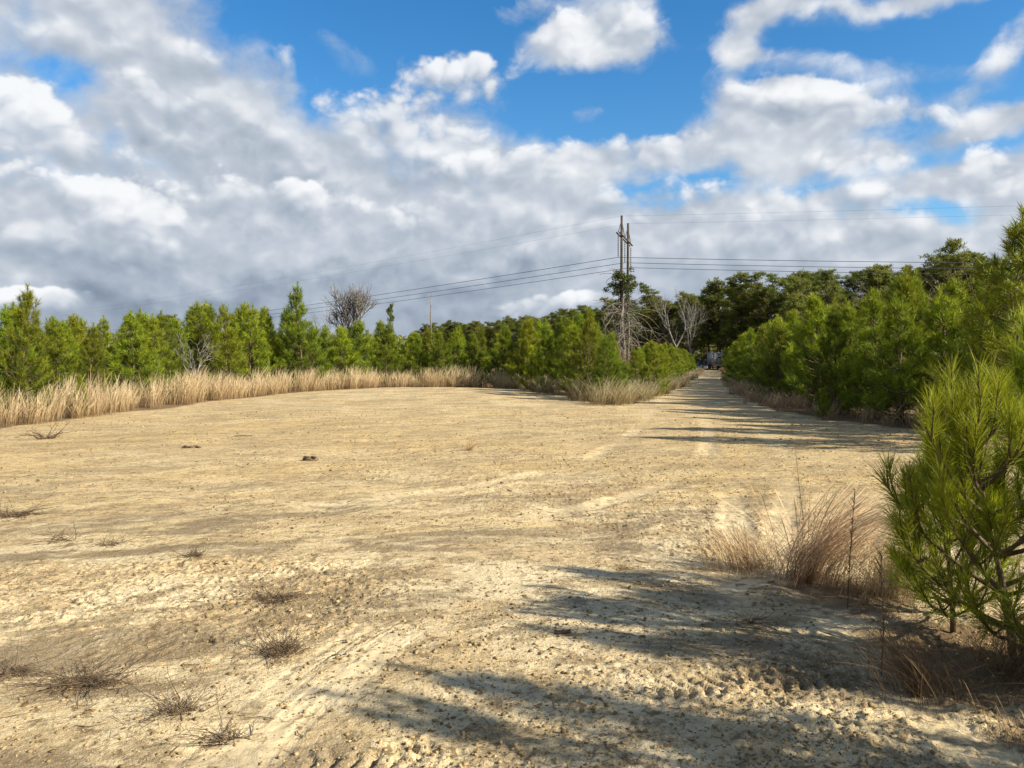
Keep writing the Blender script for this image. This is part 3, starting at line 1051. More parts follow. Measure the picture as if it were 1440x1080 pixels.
# ------------------------------------------------------------------ grown pines and bare trees of the wood behind
def make_tall_pine(seed, h):
    g = np.random.default_rng(seed)
    wood, leaf = MB(), MB()
    nb = 8
    tz = np.linspace(0, h * 0.97, nb)
    wob = np.cumsum(g.normal(0, 0.010 * h, (nb, 2)), 0) * np.linspace(0, 1, nb)[:, None]
    trunk = np.column_stack([wob, tz])
    wood.tube(trunk, np.linspace(0.19, 0.05, nb), 6)
    B, D, T = [], [], []
    z = h * g.uniform(0.26, 0.4)
    z0 = z
    while z < h:
        t = (z - z0) / (h - z0)
        for q in range(g.integers(3, 6)):
            az = g.random() * 6.283
            L = h * 0.20 * (1 - t) ** 0.5 * g.uniform(0.35, 1.3) + 0.5
            p0 = np.array([np.interp(z, tz, trunk[:, k]) for k in range(3)])
            e = R(g.uniform(-5, 35) + 25 * t)
            dv = np.array([math.cos(e) * math.cos(az), math.cos(e) * math.sin(az), math.sin(e)])
            p1 = p0 + dv * L * 0.55
            p2 = p0 + dv * L + np.array([0, 0, 0.16 * L])
            wood.tube([p0, p1, p2], [0.06, 0.045, 0.02], 4)
            for c in range(g.integers(2, 5)):
                cc = p1 + (p2 - p1) * g.uniform(0.1, 1.1) + g.normal(0, 0.42, 3) * np.array([1, 1, 0.5])
                m = g.integers(28, 48)
                off = g.normal(0, 1, (m, 3))
                off /= np.linalg.norm(off, axis=1, keepdims=True)
                off[:, 2] *= 0.65
                B.append(cc + off * g.uniform(0.05, 0.5, (m, 1)))
                D.append(off + np.array([0, 0, 0.5]))
                T.append(np.clip(g.normal(0.42, 0.16) + 0.2 * off[:, 2] + g.normal(0, 0.1, m), 0, 1))
        z += h * 0.044 * g.uniform(0.6, 1.4)
    B, D, T = np.concatenate(B), np.concatenate(D), np.concatenate(T)
    D /= np.linalg.norm(D, axis=1, keepdims=True)
    n = len(B)
    needles(leaf, g, B, D, g.uniform(0.28, 0.52, n), g.uniform(0.09, 0.16, n), np.abs(g.normal(0, R(38), n)), False, T)
    return wood, leaf


def make_bare(seed, h, fan=0.5, twig=0.012, r0=0.16, first=0.3, depth=6, droop=0.0, split=(2, 3)):
    g = np.random.default_rng(seed)
    mb = MB()

    def grow(p, d, L, r, lev):
        k = 4
        pts = [p]
        dd = d.copy()
        for i in range(k):
            dd = unit(dd + g.normal(0, 0.09, 3) + np.array([0, 0, 0.05 - droop * lev]))
            pts.append(pts[-1] + dd * L / k)
        r1 = max(twig * 0.7, r * 0.62)
        mb.tube(pts, np.linspace(r, r1, k + 1), 6 if lev < 2 else 3, cap=False)
        if lev >= depth or L < 0.25:
            return
        n = g.integers(split[0], split[1] + 1)
        a0 = g.random() * 6.283
        perp = unit(np.cross(dd, (0.3, 0.9, 0.1)))
        per2 = np.cross(dd, perp)
        for q in range(n):
            a = a0 + q * 6.283 / n + g.normal(0, 0.4)
            f = fan * g.uniform(0.5, 1.15)
            nd = unit(dd * math.cos(f) + (perp * math.cos(a) + per2 * math.sin(a)) * math.sin(f))
            st = pts[-1] if q < 2 else pts[-2]
            grow(st, nd, L * g.uniform(0.66, 0.9), r1, lev + 1)
        if lev >= 1:
            for q in range(2):
                a = g.random() * 6.283
                nd = unit(dd * 0.6 + (perp * math.cos(a) + per2 * math.sin(a)) * 0.8)
                grow(pts[1 + q], nd, L * 0.45, max(twig, r1 * 0.4), max(lev + 2, depth - 1))
    grow(np.zeros(3), np.array([0, 0, 1.0]), h * first, r0, 0)
    zmax = max(v[:, 2].max() for v in mb.v)
    for v in mb.v:
        v *= h / zmax
    return mb


TALL = [(h, make_tall_pine(300 + i, h)) for i, h in enumerate([15.5, 17.5, 14, 16.5, 18.5])]
BARE = [(h, make_bare(400 + i, h, fan=f, twig=0.02, depth=5)) for i, (h, f) in enumerate([(13, 0.42), (11, 0.5), (12, 0.36), (9, 0.55)])]
tall_proto, bare_proto = {}, {}


def place_tall(x, y, h, v, label, group=None, name='tall_pine', cat='pine tree', wide=1.0):
    ph, (w, l) = TALL[v]
    s = h / ph
    if v not in tall_proto:
        tall_proto[v] = pine_thing(name, w, l, label, cat, M_OLDPINE, (x, y, gz(x, y) - 0.1), rnd.random() * 6.28, group, s)
        tall_proto[v].scale = (s * wide, s * wide, s)
    else:
        copy_tree(tall_proto[v], (x, y, gz(x, y) - 0.1), rnd.random() * 6.28, (s * wide, s * wide, s), label, cat, group, name)


def place_bare(x, y, h, v, label, group=None):
    ph, mb = BARE[v]
    s = h / ph
    if v not in bare_proto:
        o = mb.build('bare_tree', M_GREYBARK)
        tag(o, label, 'bare tree', group)
        o.location = (x, y, gz(x, y) - 0.1)
        o.rotation_euler = (0, 0, rnd.random() * 6.28)
        o.scale = (s,) * 3
        bare_proto[v] = o
    else:
        copy_tree(bare_proto[v], (x, y, gz(x, y) - 0.1), rnd.random() * 6.28, s, label, 'bare tree', group)


FOREST = [(-40, 330), (-8, 262), (6, 228), (18, 196), (30, 172), (44, 160), (56, 146), (66, 126), (76, 112), (96, 96), (120, 84)]
# heights of the canopy above the eye along that line, read from the skyline
FH = [14, 13.0, 13.4, 14.4, 14.6, 16.4, 16.2, 16.0, 15.6, 15.5, 15.0]
fp = np.array(FOREST, float)
cum = np.concatenate([[0], np.cumsum(np.hypot(*np.diff(fp, axis=0).T))])
g = np.random.default_rng(33)
spots = []
for row, (offs, step) in enumerate([(0, 3.5), (5, 3.6), (11, 4.6), (19, 6.0)]):
    s = g.uniform(0, 3)
    while s < cum[-1]:
        x = np.interp(s, cum, fp[:, 0])
        y = np.interp(s, cum, fp[:, 1])
        hh = np.interp(s, cum, FH)
        i = min(np.searchsorted(cum, s), len(cum) - 1)
        t = unit(np.append(fp[i] - fp[i - 1] if i else fp[1] - fp[0], 0))
        nx_, ny_ = -t[1], t[0]
        if ny_ < 0:
            nx_, ny_ = -nx_, -ny_
        x += nx_ * offs + g.normal(0, 1.1)
        y += ny_ * offs + g.normal(0, 1.1)
        spots.append((x, y, hh, row))
        s += step * g.uniform(0.7, 1.3)
nt = nb_ = 0
for (x, y, hh, row) in spots:
    far = y > 185
    near_road = abs(x - (12 + 0.2625 * (y - 48))) < 14 and y < 190
    if near_road and row < 1 and abs(x - (12 + 0.2625 * (y - 48))) < 5:
        continue
    isbare = g.random() < (0.62 if (22 < x < 46 and row < 2) else 0.17)
    if isbare:
        place_bare(x, y, hh * g.uniform(0.7, 1.02), int(g.integers(0, 4)),
                   'leafless grey tree on the distant wooded rise' if far else 'leafless grey tree in the wood at the end of the track',
                   'bare trees on the rise' if far else 'bare trees in the wood behind')
        nb_ += 1
    else:
        h = (hh + 1.2) * g.uniform(0.88, 1.10)
        place_tall(x, y, h, int(g.integers(0, 5)),
                   'grown pine on the distant wooded rise left of the track' if far else 'grown pine in the dark wood behind the young pines',
                   'grown pines on the rise' if far else 'grown pines in the wood behind', wide=1.15)
        nt += 1
print('forest', nt, nb_)
# tall ones whose heads break the skyline
place_tall(66.5, 117, 19.4, 4, 'tallest grown pine of the wood, thin crown touching the power lines at right', wide=1.0)
place_tall(47.5, 128, 15.4, 0, 'umbrella-headed grown pine at the left end of the wood right of the track', wide=1.2)
place_tall(-25.2, 160, 13.2, 2, 'lone slim pine with a sparse head above the left row, right of the fan-shaped tree', wide=0.35)

# undergrowth of the wood: brown brush low between the trunks
def brush(name, label, x, y, h, w, n, seed, mat, droop=0.5, rad=0.012):
    g = np.random.default_rng(seed)
    mb = MB()
    for i in range(n):
        a = g.random() * 6.283
        r = w * 0.35 * g.random()
        p = np.array([r * math.cos(a), r * math.sin(a), 0])
        a2 = a + g.normal(0, 0.7)
        L = h * g.uniform(0.5, 1.25)
        e = R(g.uniform(45, 88))
        pts = [p]
        for k in range(6):
            pts.append(pts[-1] + np.array([math.cos(e) * math.cos(a2), math.cos(e) * math.sin(a2), math.sin(e)]) * L / 6)
            e -= droop * g.uniform(0.1, 0.6)
            a2 += g.normal(0, 0.25)
        pts = np.array(pts)
        pts[:, 2] = np.maximum(pts[:, 2], 0.01)
        mb.tube(pts, np.linspace(rad * g.uniform(0.6, 1.3), rad * 0.35, 7), 3, cap=False)
    o = mb.build(name, mat)
    o.location = (x, y, gz(x, y))
    return tag(o, label, 'brush')


g = np.random.default_rng(44)
bp0 = None
for i in range(46):
    s = g.uniform(cum[3], cum[-2])
    x = np.interp(s, cum, fp[:, 0]) + g.normal(0, 2)
    y = np.interp(s, cum, fp[:, 1]) + g.uniform(-3, 6)
    if abs(x - (12 + 0.2625 * (y - 48))) < 4.5 and y < 160:
        continue
    if bp0 is None:
        bp0 = brush('brush_thicket', 'brown leafless brush low among the trunks of the dark wood', x, y, 3.6, 5.0, 150, 51, M_BROWNTWIG, 0.5, 0.03)
        bp0['group'] = 'brush under the wood'
    else:
        copy_tree(bp0, (x, y, gz(x, y)), g.random() * 6.28, float(g.uniform(0.7, 1.25)), 'brown leafless brush low among the trunks of the dark wood', 'brush', 'brush under the wood')


# far woods that close the horizon
def far_woods():
    g = np.random.default_rng(61)
    mb = MB()
    n = 60000
    a = g.uniform(R(-60), R(60), n)
    d = g.uniform(430, 520, n)
    x, y = d * np.sin(a), d * np.cos(a)
    top = 11 + 6 * vnoise(x * 0.06, y * 0.06) + 3 * vnoise(x * 0.3, y * 0.3)
    z = macro(x, y) + top * g.random(n) ** 0.7
    D = g.normal(size=(n, 3))
    D[:, 2] = np.abs(D[:, 2]) + 0.3
    D /= np.linalg.norm(D, axis=1, keepdims=True)
    needles(mb, g, np.stack([x, y, z], 1), D, g.uniform(1.6, 3.2, n), g.uniform(0.9, 1.8, n), np.abs(g.normal(0, 0.6, n)), False, np.clip(g.normal(0.45, 0.15, n), 0, 1))
    tag(mb.build('far_woods', M_OLDPINE), kind='stuff')


far_woods()


def undergrowth():
    """low mixed scrub that fills the floor of the wood"""
    g = np.random.default_rng(63)
    mb = MB()
    nc = 1500
    s_ = g.random(nc) * cum[-1]
    x = np.interp(s_, cum, fp[:, 0]) + g.normal(0, 2.5, nc)
    y = np.interp(s_, cum, fp[:, 1]) + g.uniform(1, 26, nc)
    ok = (np.abs(x - (12 + 0.2625 * (y - 48))) > 5) | (y > 164)
    x, y = x[ok], y[ok]
    nc = len(x)
    hh = g.uniform(1.5, 5.5, nc)
    k = 70
    off = g.normal(0, 1, (nc, k, 3))
    off /= np.linalg.norm(off, axis=2, keepdims=True)
    off *= g.random((nc, k, 1)) ** 0.4
    P = np.stack([x[:, None] + off[..., 0] * 1.5, y[:, None] + off[..., 1] * 1.5, macro(x, y)[:, None] + hh[:, None] * 0.5 * (1 + off[..., 2])], -1).reshape(-1, 3)
    D = off.reshape(-1, 3) + g.normal(0, 0.4, (nc * k, 3)) + (0, 0, 0.4)
    D /= np.linalg.norm(D, axis=1, keepdims=True)
    n = len(P)
    needles(mb, g, P, D, g.uniform(0.3, 0.7, n), g.uniform(0.10, 0.24, n), np.abs(g.normal(0, 0.5, n)), False, np.clip(np.repeat(g.normal(0.4, 0.22, nc), k) + g.normal(0, 0.12, n), 0, 1))
    m = needle_mat('scrub_leaves', (0.050, 0.044, 0.026), (0.085, 0.082, 0.036), (0.12, 0.13, 0.045), 0.15, 0.7, 0.1)
    tag(mb.build('undergrowth', m), kind='stuff')


undergrowth()


def bare_tree(label, x, y, **kw):
    mb = make_bare(**kw)
    o = mb.build('bare_tree', M_GREYBARK)
    o.location = (x, y, gz(x, y) - 0.1)
    return tag(o, label, 'bare tree')


def px(xp, d):
    return (xp - 720) / FPX * d


bare_tree('large bare tree with a pale fan-shaped crown above the left pines', px(495, 92), 92, seed=70, h=11.6, fan=0.42, twig=0.016, r0=0.26, first=0.2, depth=6, split=(3, 3))
bare_tree('smaller dim bare tree just left of the fan-shaped one', px(463, 120), 120, seed=72, h=10.6, fan=0.5, twig=0.015, r0=0.13, first=0.26, depth=5)
bare_tree('bare twiggy tree showing over the pines near the left end', px(150, 60), 60, seed=73, h=4.9, fan=0.5, twig=0.012, r0=0.09, first=0.28, depth=5)
bare_tree('fan of pale bare branches right of the power poles before the dark wood', px(950, 120), 120, seed=74, h=13.6, fan=0.45, twig=0.015, r0=0.18, first=0.22, depth=5)
bare_tree('second pale bare tree beside the track, nearest the parked vehicles', px(972, 135), 135, seed=75, h=13.0, fan=0.42, twig=0.015, r0=0.15, first=0.24, depth=5)
bare_tree('thin bare sapling poking up right of the shaded pines near the power lines', px(1300, 75), 75, seed=76, h=10.4, fan=0.35, twig=0.016, r0=0.08, first=0.34, depth=4)
bare_tree('dead white sapling with crooked limbs inside the right pine thicket', px(1270, 23.5), 23.5, seed=77, h=3.3, fan=0.6, twig=0.008, r0=0.03, first=0.42, depth=3)
bare_tree('grey dead shrub-like tree between pines in the left row', px(277, 32.2), 32.2, seed=78, h=2.9, fan=0.6, twig=0.010, r0=0.05, first=0.24, depth=4)
place_tall(px(237, 120), 120, 8.7, 2, 'round dark tree head showing behind the left pines', name='distant_tree', cat='tree', wide=1.3)

# thin dead snag with a broken top, left of the pole
mb = MB()
g = np.random.default_rng(80)
mb.tube([(0, 0, 0), (0.1, 0, 4), (-0.05, 0, 8), (0.1, 0, 11.0)], [0.16, 0.13, 0.09, 0.03], 6)
for z in np.linspace(6.5, 10.8, 9):
    a = g.random() * 6.283
    L = g.uniform(0.5, 1.4)
    mb.tube([(0, 0, z), (L * 0.6 * math.cos(a), L * 0.6 * math.sin(a), z - 0.1 * L), (L * math.cos(a), L * math.sin(a), z - 0.5 * L)], [0.03, 0.022, 0.012], 3)
o = mb.build('dead_snag', M_DEADWOOD)
o.location = (px(606, 105), 105, gz(px(606, 105), 105))
tag(o, 'thin pale dead snag standing alone above the middle of the left row', 'dead tree')

# ------------------------------------------------------------------ power line
NEAR, FAR = np.array([12.9, 91.5]), np.array([14.4, 96.5])
cd = unit(np.append(FAR - NEAR, 0))[:2]
pl = thing('power_pole', 'tall wooden two-pole power line frame with a long crossarm', 'power pole', (NEAR[0], NEAR[1], 0))
span = float(np.linalg.norm(FAR - NEAR))


def along(s, z):
    return (cd[0] * s, cd[1] * s, z)


for s in (0, span):
    mb = MB()
    mb.tube([along(s, -0.3), along(s, 9), along(s, 18.8)], [0.21, 0.17, 0.13], 10)
    mb.build('pole', M_POLE, pl, True)
mb = MB()
for off in (-0.17, 0.17):
    a = np.array(along(-2.6, 16.4)) + np.array([-cd[1], cd[0], 0]) * off
    b = np.array(along(span + 2.6, 16.4)) + np.array([-cd[1], cd[0], 0]) * off
    mb.tube([a, b], [0.11, 0.11], 4)
mb.build('crossarm', M_POLE, pl)
mb = MB()
for s, e in ((0, -2.4), (0, span / 2), (span, span / 2), (span, span + 2.4)):
    mb.tube([along(s, 18.3), along(e, 16.5)], [0.045, 0.045], 5)
mb.build('brace', M_POLE, pl)
mb = MB()
mb.tube([along(0, 9.6), along(span, 5.2)], [0.07, 0.07], 5)
mb.tube([along(0, 5.2), along(span, 9.6)], [0.07, 0.07], 5)
mb.build('cross_brace', M_POLE, pl)
M_INS = plain('insulator', (0.10, 0.095, 0.10), 0.35)
ends = []
for s in (-2.5, span / 2, span + 2.5):
    mb = MB()
    mb.tube([along(s, 16.3), along(s, 13.62)], [0.03, 0.03], 5)
    for z in np.arange(13.8, 16.1, 0.22):
        mb.disc(along(s, z), (0, 0, 1), 0.085, 0.09, 8)
    mb.build('insulator', M_INS, pl)
    ends.append((NEAR[0] + cd[0] * s, NEAR[1] + cd[1] * s, 13.6))
tops = [(NEAR[0], NEAR[1], 18.75), (FAR[0], FAR[1], 18.75)]
dl, dr = np.array([-0.75, 0.66]), np.array([1, -0.35]) / math.hypot(1, 0.35)


def wire(start, al, ll, ar, lr, rad, label, grp):
    pts = []
    for u in np.linspace(0, ll, 60)[::-1]:
        pts.append((start[0] + dl[0] * u, start[1] + dl[1] * u, start[2] - al * u * (1 - u / ll)))
    for u in np.linspace(0, 150, 50)[1:]:
        pts.append((start[0] + dr[0] * u, start[1] + dr[1] * u, start[2] - ar * u * (1 - u / lr)))
    mb = MB()
    mb.tube(pts, rad, 5)
    tag(mb.build('power_cable', M_CABLE, smooth=True), label, 'power cable', grp)


wire(ends[0], 0.047, 428, 0.068, 300, 0.030, 'highest of the three main power cables below the crossarm', None)
wire(ends[1], 0.047, 428, 0.068, 300, 0.030, 'middle of the three main power cables below the crossarm', None)
wire(ends[2], 0.047, 428, 0.068, 300, 0.030, 'lowest of the three main power cables below the crossarm', None)
wire(tops[0], 0.036, 428, 0.042, 300, 0.007, 'thin upper ground wire strung from the taller near pole top', None)
wire(tops[1], 0.036, 428, 0.042, 300, 0.007, 'thin upper ground wire strung from the far pole top', None)


# vine that has climbed the poles, and the dead tangle at their foot
def leaf_cluster(mb, g, c, rad, n, size, flat=0.8):
    off = g.normal(0, 1, (n, 3))
    off /= np.linalg.norm(off, axis=1, keepdims=True)
    off *= g.random((n, 1)) ** 0.5 * np.array([1, 1, flat]) * rad
    D = g.normal(size=(n, 3)) + np.array([0, 0, 0.1])
    D /= np.linalg.norm(D, axis=1, keepdims=True)
    needles(mb, g, c + off, D, size * g.uniform(0.7, 1.3, n), size * g.uniform(0.4, 0.8, n), np.abs(g.normal(0, 0.6, n)), False, np.clip(g.normal(0.45, 0.2, n), 0, 1))


g = np.random.default_rng(90)
vn = thing('climbing_vine', 'shaggy vine with a green head wrapped round the power poles', 'vine', (NEAR[0], NEAR[1], 0))
st, lf = MB(), MB()
for i in range(16):
    s0 = 0 if i % 3 else span
    pts = []
    ph = g.random() * 6.28
    top = g.uniform(7, 13)
    for z in np.arange(0, top, 0.5):
        rr = 0.28 + 0.10 * g.random()
        a = along(s0, z)
        pts.append((a[0] + rr * math.cos(ph), a[1] + rr * math.sin(ph), z))
        ph += g.normal(0, 0.5)
    st.tube(pts, np.linspace(0.06, 0.025, len(pts)), 4)
for i in range(46):          # hanging dead stems
    s0 = 0 if g.random() < 0.65 else span
    z = g.uniform(4.5, 12.3)
    a = g.random() * 6.283
    L = g.uniform(1.5, 4.2) * (1.5 if z < 9 else 0.8)
    p = np.array(along(s0, z))
    e = R(g.uniform(-25, 40))
    pts = [p]
    for k in range(6):
        pts.append(pts[-1] + np.array([math.cos(e) * math.cos(a), math.cos(e) * math.sin(a), math.sin(e)]) * L / 6)
        e -= R(g.uniform(2, 20))
        a += g.normal(0, 0.2)
    st.tube(pts, np.linspace(0.06, 0.022, 7), 4)
st.build('stem', M_DEADWOOD, vn)
for i in range(40):
    a = g.random() * 6.283
    r = abs(g.normal(0, 1.2))
    z = 12.4 - 0.55 * r - abs(g.normal(0, 0.9))
    s0 = 0 if g.random() < 0.6 else span
    b = along(s0, z)
    leaf_cluster(lf, g, np.array([b[0] + r * math.cos(a), b[1] + r * math.sin(a), z]), 0.45, 60, 0.24)
for i in range(110):
    z = 2 + 10 * g.random() ** 0.8
    leaf_cluster(lf, g, np.array(along(0 if g.random() < 0.7 else span, z)) + g.normal(0, 0.45, 3), 0.42, 34, 0.22)
lf.build('foliage', M_VINE, vn)

g = np.random.default_rng(91)
mb = MB()
mb.tube([(0, 0, 0), (0.15, 0, 3), (-0.1, 0.1, 6), (0.1, 0, 8.6)], [0.24, 0.2, 0.14, 0.05], 7)
mb.tube([(0.6, 0.5, 0), (0.7, 0.5, 3), (0.8, 0.4, 6.6)], [0.15, 0.12, 0.05], 6)
for i in range(70):
    z = g.uniform(1.5, 8.2)
    a = g.random() * 6.283
    L = g.uniform(2.5, 8.0) * (1.0 if z < 6 else 0.6)
    e = R(g.uniform(-10, 35))
    pts = [np.array([0, 0, z])]
    for k in range(8):
        pts.append(pts[-1] + np.array([math.cos(e) * math.cos(a), math.cos(e) * math.sin(a), math.sin(e)]) * L / 8)
        e -= R(g.uniform(3, 17))
        a += g.normal(0, 0.16)
    pts = np.array(pts)
    pts[:, 2] = np.maximum(pts[:, 2], 0.05)
    rb = g.uniform(0.016, 0.05)
    mb.tube(pts, np.linspace(rb, 0.016, 9), 4)
    for q in range(3):
        i0 = g.integers(3, 8)
        d = unit(pts[i0] - pts[i0 - 1] + g.normal(0, 0.5, 3))
        mb.tube([pts[i0], pts[i0] + d * 0.7, pts[i0] + d * 1.3 - np.array([0, 0, 0.3])], [0.028, 0.02, 0.012], 3)
o = mb.build('dead_tree', M_DEADWOOD)
o.location = (12.0, 84, 0)
tag(o, 'dead grey tree with drooping bare limbs at the foot of the power poles', 'dead tree')
brush('brush_thicket', 'grey-brown brush tangle below the dead tree, between two bright pines', 10.9, 70, 4.3, 3.8, 300, 92, M_BROWNTWIG, 0.55, 0.02)
brush('brush_thicket', 'brown dead brush heap on top of the right-hand pines by the tall dark pine', 17.0, 27.5, 4.9, 4.4, 240, 93, M_BROWNTWIG, 0.45, 0.014)


# ------------------------------------------------------------------ grasses
def blades(mb, g, x, y, z, h, lean_az, lean, wd, tone_lo=0.0, tone_hi=1.0, segs=4):
    n = len(x)
    t = np.linspace(0, 1, segs + 1)
    k = lean[:, None] * t[None, :] ** 1.7
    hx = np.cos(lean_az)[:, None] * k * h[:, None]
    hy = np.sin(lean_az)[:, None] * k * h[:, None]
    hz = h[:, None] * t[None, :] * (1 - 0.22 * lean[:, None] * t[None, :])
    P = np.stack([x[:, None] + hx, y[:, None] + hy, z[:, None] + hz], -1)
    sa = g.random(n) * 6.283
    side = np.stack([np.cos(sa), np.sin(sa), np.zeros(n)], -1)
    w = wd[:, None] * np.interp(t, [0, 0.55, 0.85, 1], [0.7, 0.8, 1.2, 0.15])[None, :] * 0.5
    A = P - side[:, None, :] * w[..., None]
    B = P + side[:, None, :] * w[..., None]
    V = np.stack([A, B], 2).reshape(-1, 3)
    m = segs + 1
    o = (np.arange(n) * m * 2)[:, None] + (np.arange(segs) * 2)[None, :]
    q = np.stack([o, o + 1, o + 3, o + 2], -1).reshape(-1, 4)
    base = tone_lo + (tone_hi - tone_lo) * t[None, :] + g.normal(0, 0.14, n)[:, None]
    mb.add(V, quads=q, tone=np.repeat(np.clip(base, 0, 1), 2, axis=1).ravel())


def grass_band(name, edge, inner, outer, per_m, hmin, hmax, width, seed, mat, wind=0.35, clump=30, dens_fn=None):
    g = np.random.default_rng(seed)
    e = np.array(edge, float)
    c = np.concatenate([[0], np.cumsum(np.hypot(*np.diff(e, axis=0).T))])
    nc = int(c[-1] * per_m)
    s = g.random(nc) * c[-1]
    ex, ey = np.interp(s, c, e[:, 0]), np.interp(s, c, e[:, 1])
    x = ex + g.normal(0, 1.8, nc)
    y = ey + g.normal(0, 1.8, nc)
    pd = poly_dist(x, y)
    ok = (pd > inner + 0.8 * (vnoise(x * 0.9, y * 0.9) - 0.45)) & (pd < outer)
    if dens_fn is not None:
        ok &= g.random(nc) < dens_fn(x, y)
    x, y = x[ok], y[ok]
    ch = g.uniform(hmin, hmax, len(x)) * (0.75 + 0.45 * vnoise(x * 0.6, y * 0.6))
    caz = g.normal(0.2, 0.7, len(x))
    k = clump
    X = np.repeat(x, k) + g.normal(0, 0.10, len(x) * k)
    Y = np.repeat(y, k) + g.normal(0, 0.10, len(x) * k)
    H = np.repeat(ch, k) * g.uniform(0.45, 1.1, len(x) * k)
    AZ = np.where(g.random(len(X)) < 0.6, np.repeat(caz, k) + g.normal(0, 0.5, len(X)), g.random(len(X)) * 6.283)
    LN = np.abs(g.normal(wind, 0.16, len(X)))
    d = np.hypot(X, Y)
    mb = MB()
    blades(mb, g, X, Y, macro(X, Y) - 0.02, H, AZ, LN, width * (0.7 + 0.6 * g.random(len(X))) * (0.6 + d / 40), 0.05, 0.95)
    print(name, len(X))
    return tag(mb.build(name, mat), kind='stuff')


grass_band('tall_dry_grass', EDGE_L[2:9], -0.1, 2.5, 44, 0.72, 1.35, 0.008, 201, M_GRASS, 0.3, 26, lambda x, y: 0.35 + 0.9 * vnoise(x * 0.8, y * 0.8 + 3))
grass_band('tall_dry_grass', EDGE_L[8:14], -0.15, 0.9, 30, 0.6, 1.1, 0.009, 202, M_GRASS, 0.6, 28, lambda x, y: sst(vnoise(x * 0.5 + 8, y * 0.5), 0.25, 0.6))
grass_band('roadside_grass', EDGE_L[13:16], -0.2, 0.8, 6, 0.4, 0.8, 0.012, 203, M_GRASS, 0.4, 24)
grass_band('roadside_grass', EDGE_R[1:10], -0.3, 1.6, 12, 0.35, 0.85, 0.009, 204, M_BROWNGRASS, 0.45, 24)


def grass_clump(label, x, y, r, n, h, az, lean, seed, wd=0.004, mat=None, spread=0.5, name='dry_grass_clump', cat='grass clump', stretch=1.0):
    g = np.random.default_rng(seed)
    mb = MB()
    a = g.random(n) * 6.283
    q = np.abs(g.normal(0, 0.55, n)) * r
    X, Y = q * np.cos(a) * stretch, q * np.sin(a)
    out = np.where(g.random(n) < 0.82, az + g.normal(0, spread, n), a)
    blades(mb, g, X, Y, np.full(n, -0.01), h * g.uniform(0.35, 1.1, n), out, np.abs(g.normal(lean, 0.25, n)), wd * g.uniform(0.6, 1.3, n), 0.0, 0.9, 6)
    o = mb.build(name, mat or M_BROWNGRASS)
    o.location = (x, y, gz(x, y))
    return tag(o, label, cat)


grass_clump('large tawny grass clump swept to the right, left of the near pine sapling', 2.18, 5.68, 0.30, 520, 0.80, 0.1, 0.85, 301, 0.0055, spread=0.35)
grass_clump('low brown weedy clump at the left foot of the large tawny grass clump', 1.86, 6.05, 0.36, 420, 0.36, 2.6, 0.6, 302, 0.0045)
grass_clump('matted brown grass between the tawny clump and the pine trunks', 2.62, 5.3, 0.4, 800, 0.42, 0.6, 0.8, 303, 0.0035)
grass_clump('shaded brown grass tuft under the near pine, at the right front', 1.98, 3.72, 0.26, 420, 0.32, 2.0, 0.8, 304, 0.003, M_DARKGRASS)
grass_clump('dark matted grass at the foot of the leaning pine sapling', 2.62, 3.9, 0.32, 800, 0.30, 0.6, 0.9, 305, 0.003, M_DARKGRASS)
grass_clump('low brown dry grass at the lower right corner', 2.25, 3.05, 0.22, 420, 0.17, 1.2, 0.8, 306, 0.0028, M_DARKGRASS)
grass_clump('sparse thin grass standing on the sand before the shaded thicket', 2.5, 6.5, 0.5, 60, 0.75, 0.2, 0.5, 307, 0.003)
grass_clump('reddish seed-stalk tuft on the open sand in mid clearing', px(660, 14.1), 14.1, 0.12, 90, 0.24, 0.3, 0.7, 308, 0.006)
for i, (x, y, h, lab) in enumerate([(px(1196, 5.05), 5.05, 0.78, 'straight dry weed stalk standing right of the tawny grass clump'),
                                    (px(1245, 3.95), 3.95, 0.62, 'leaning pale weed stalk in front of the near pine sapling'),
                                    (px(1130, 6.1), 6.1, 0.95, 'tallest hair-thin weed stalk rising behind the tawny grass clump')]):
    g = np.random.default_rng(320 + i)
    mb = MB()
    tp = np.array([(0, 0, 0), (0.01, 0, h * 0.4), (0.03 * (1 - i), 0.01, h * 0.75), (0.05 * (1 - i), 0.02, h)])
    mb.tube(tp, [0.0036, 0.0034, 0.0028, 0.0015] if i < 2 else [0.003, 0.0025, 0.002, 0.001], 5)
    for q in range(34 if i < 2 else 8):
        z = h * g.uniform(0.3, 1.0)
        b = np.array([np.interp(z, tp[:, 2], tp[:, k]) for k in range(3)])
        a = g.random() * 6.283
        L = g.uniform(0.02, 0.06)
        mb.tube([b, b + (L * 0.6 * math.cos(a), L * 0.6 * math.sin(a), L)], [0.0025, 0.001], 3)
    o = mb.build('weed_stalk', M_BROWNTWIG)
    o.location = (x, y, gz(x, y))
    tag(o, lab, 'weed')


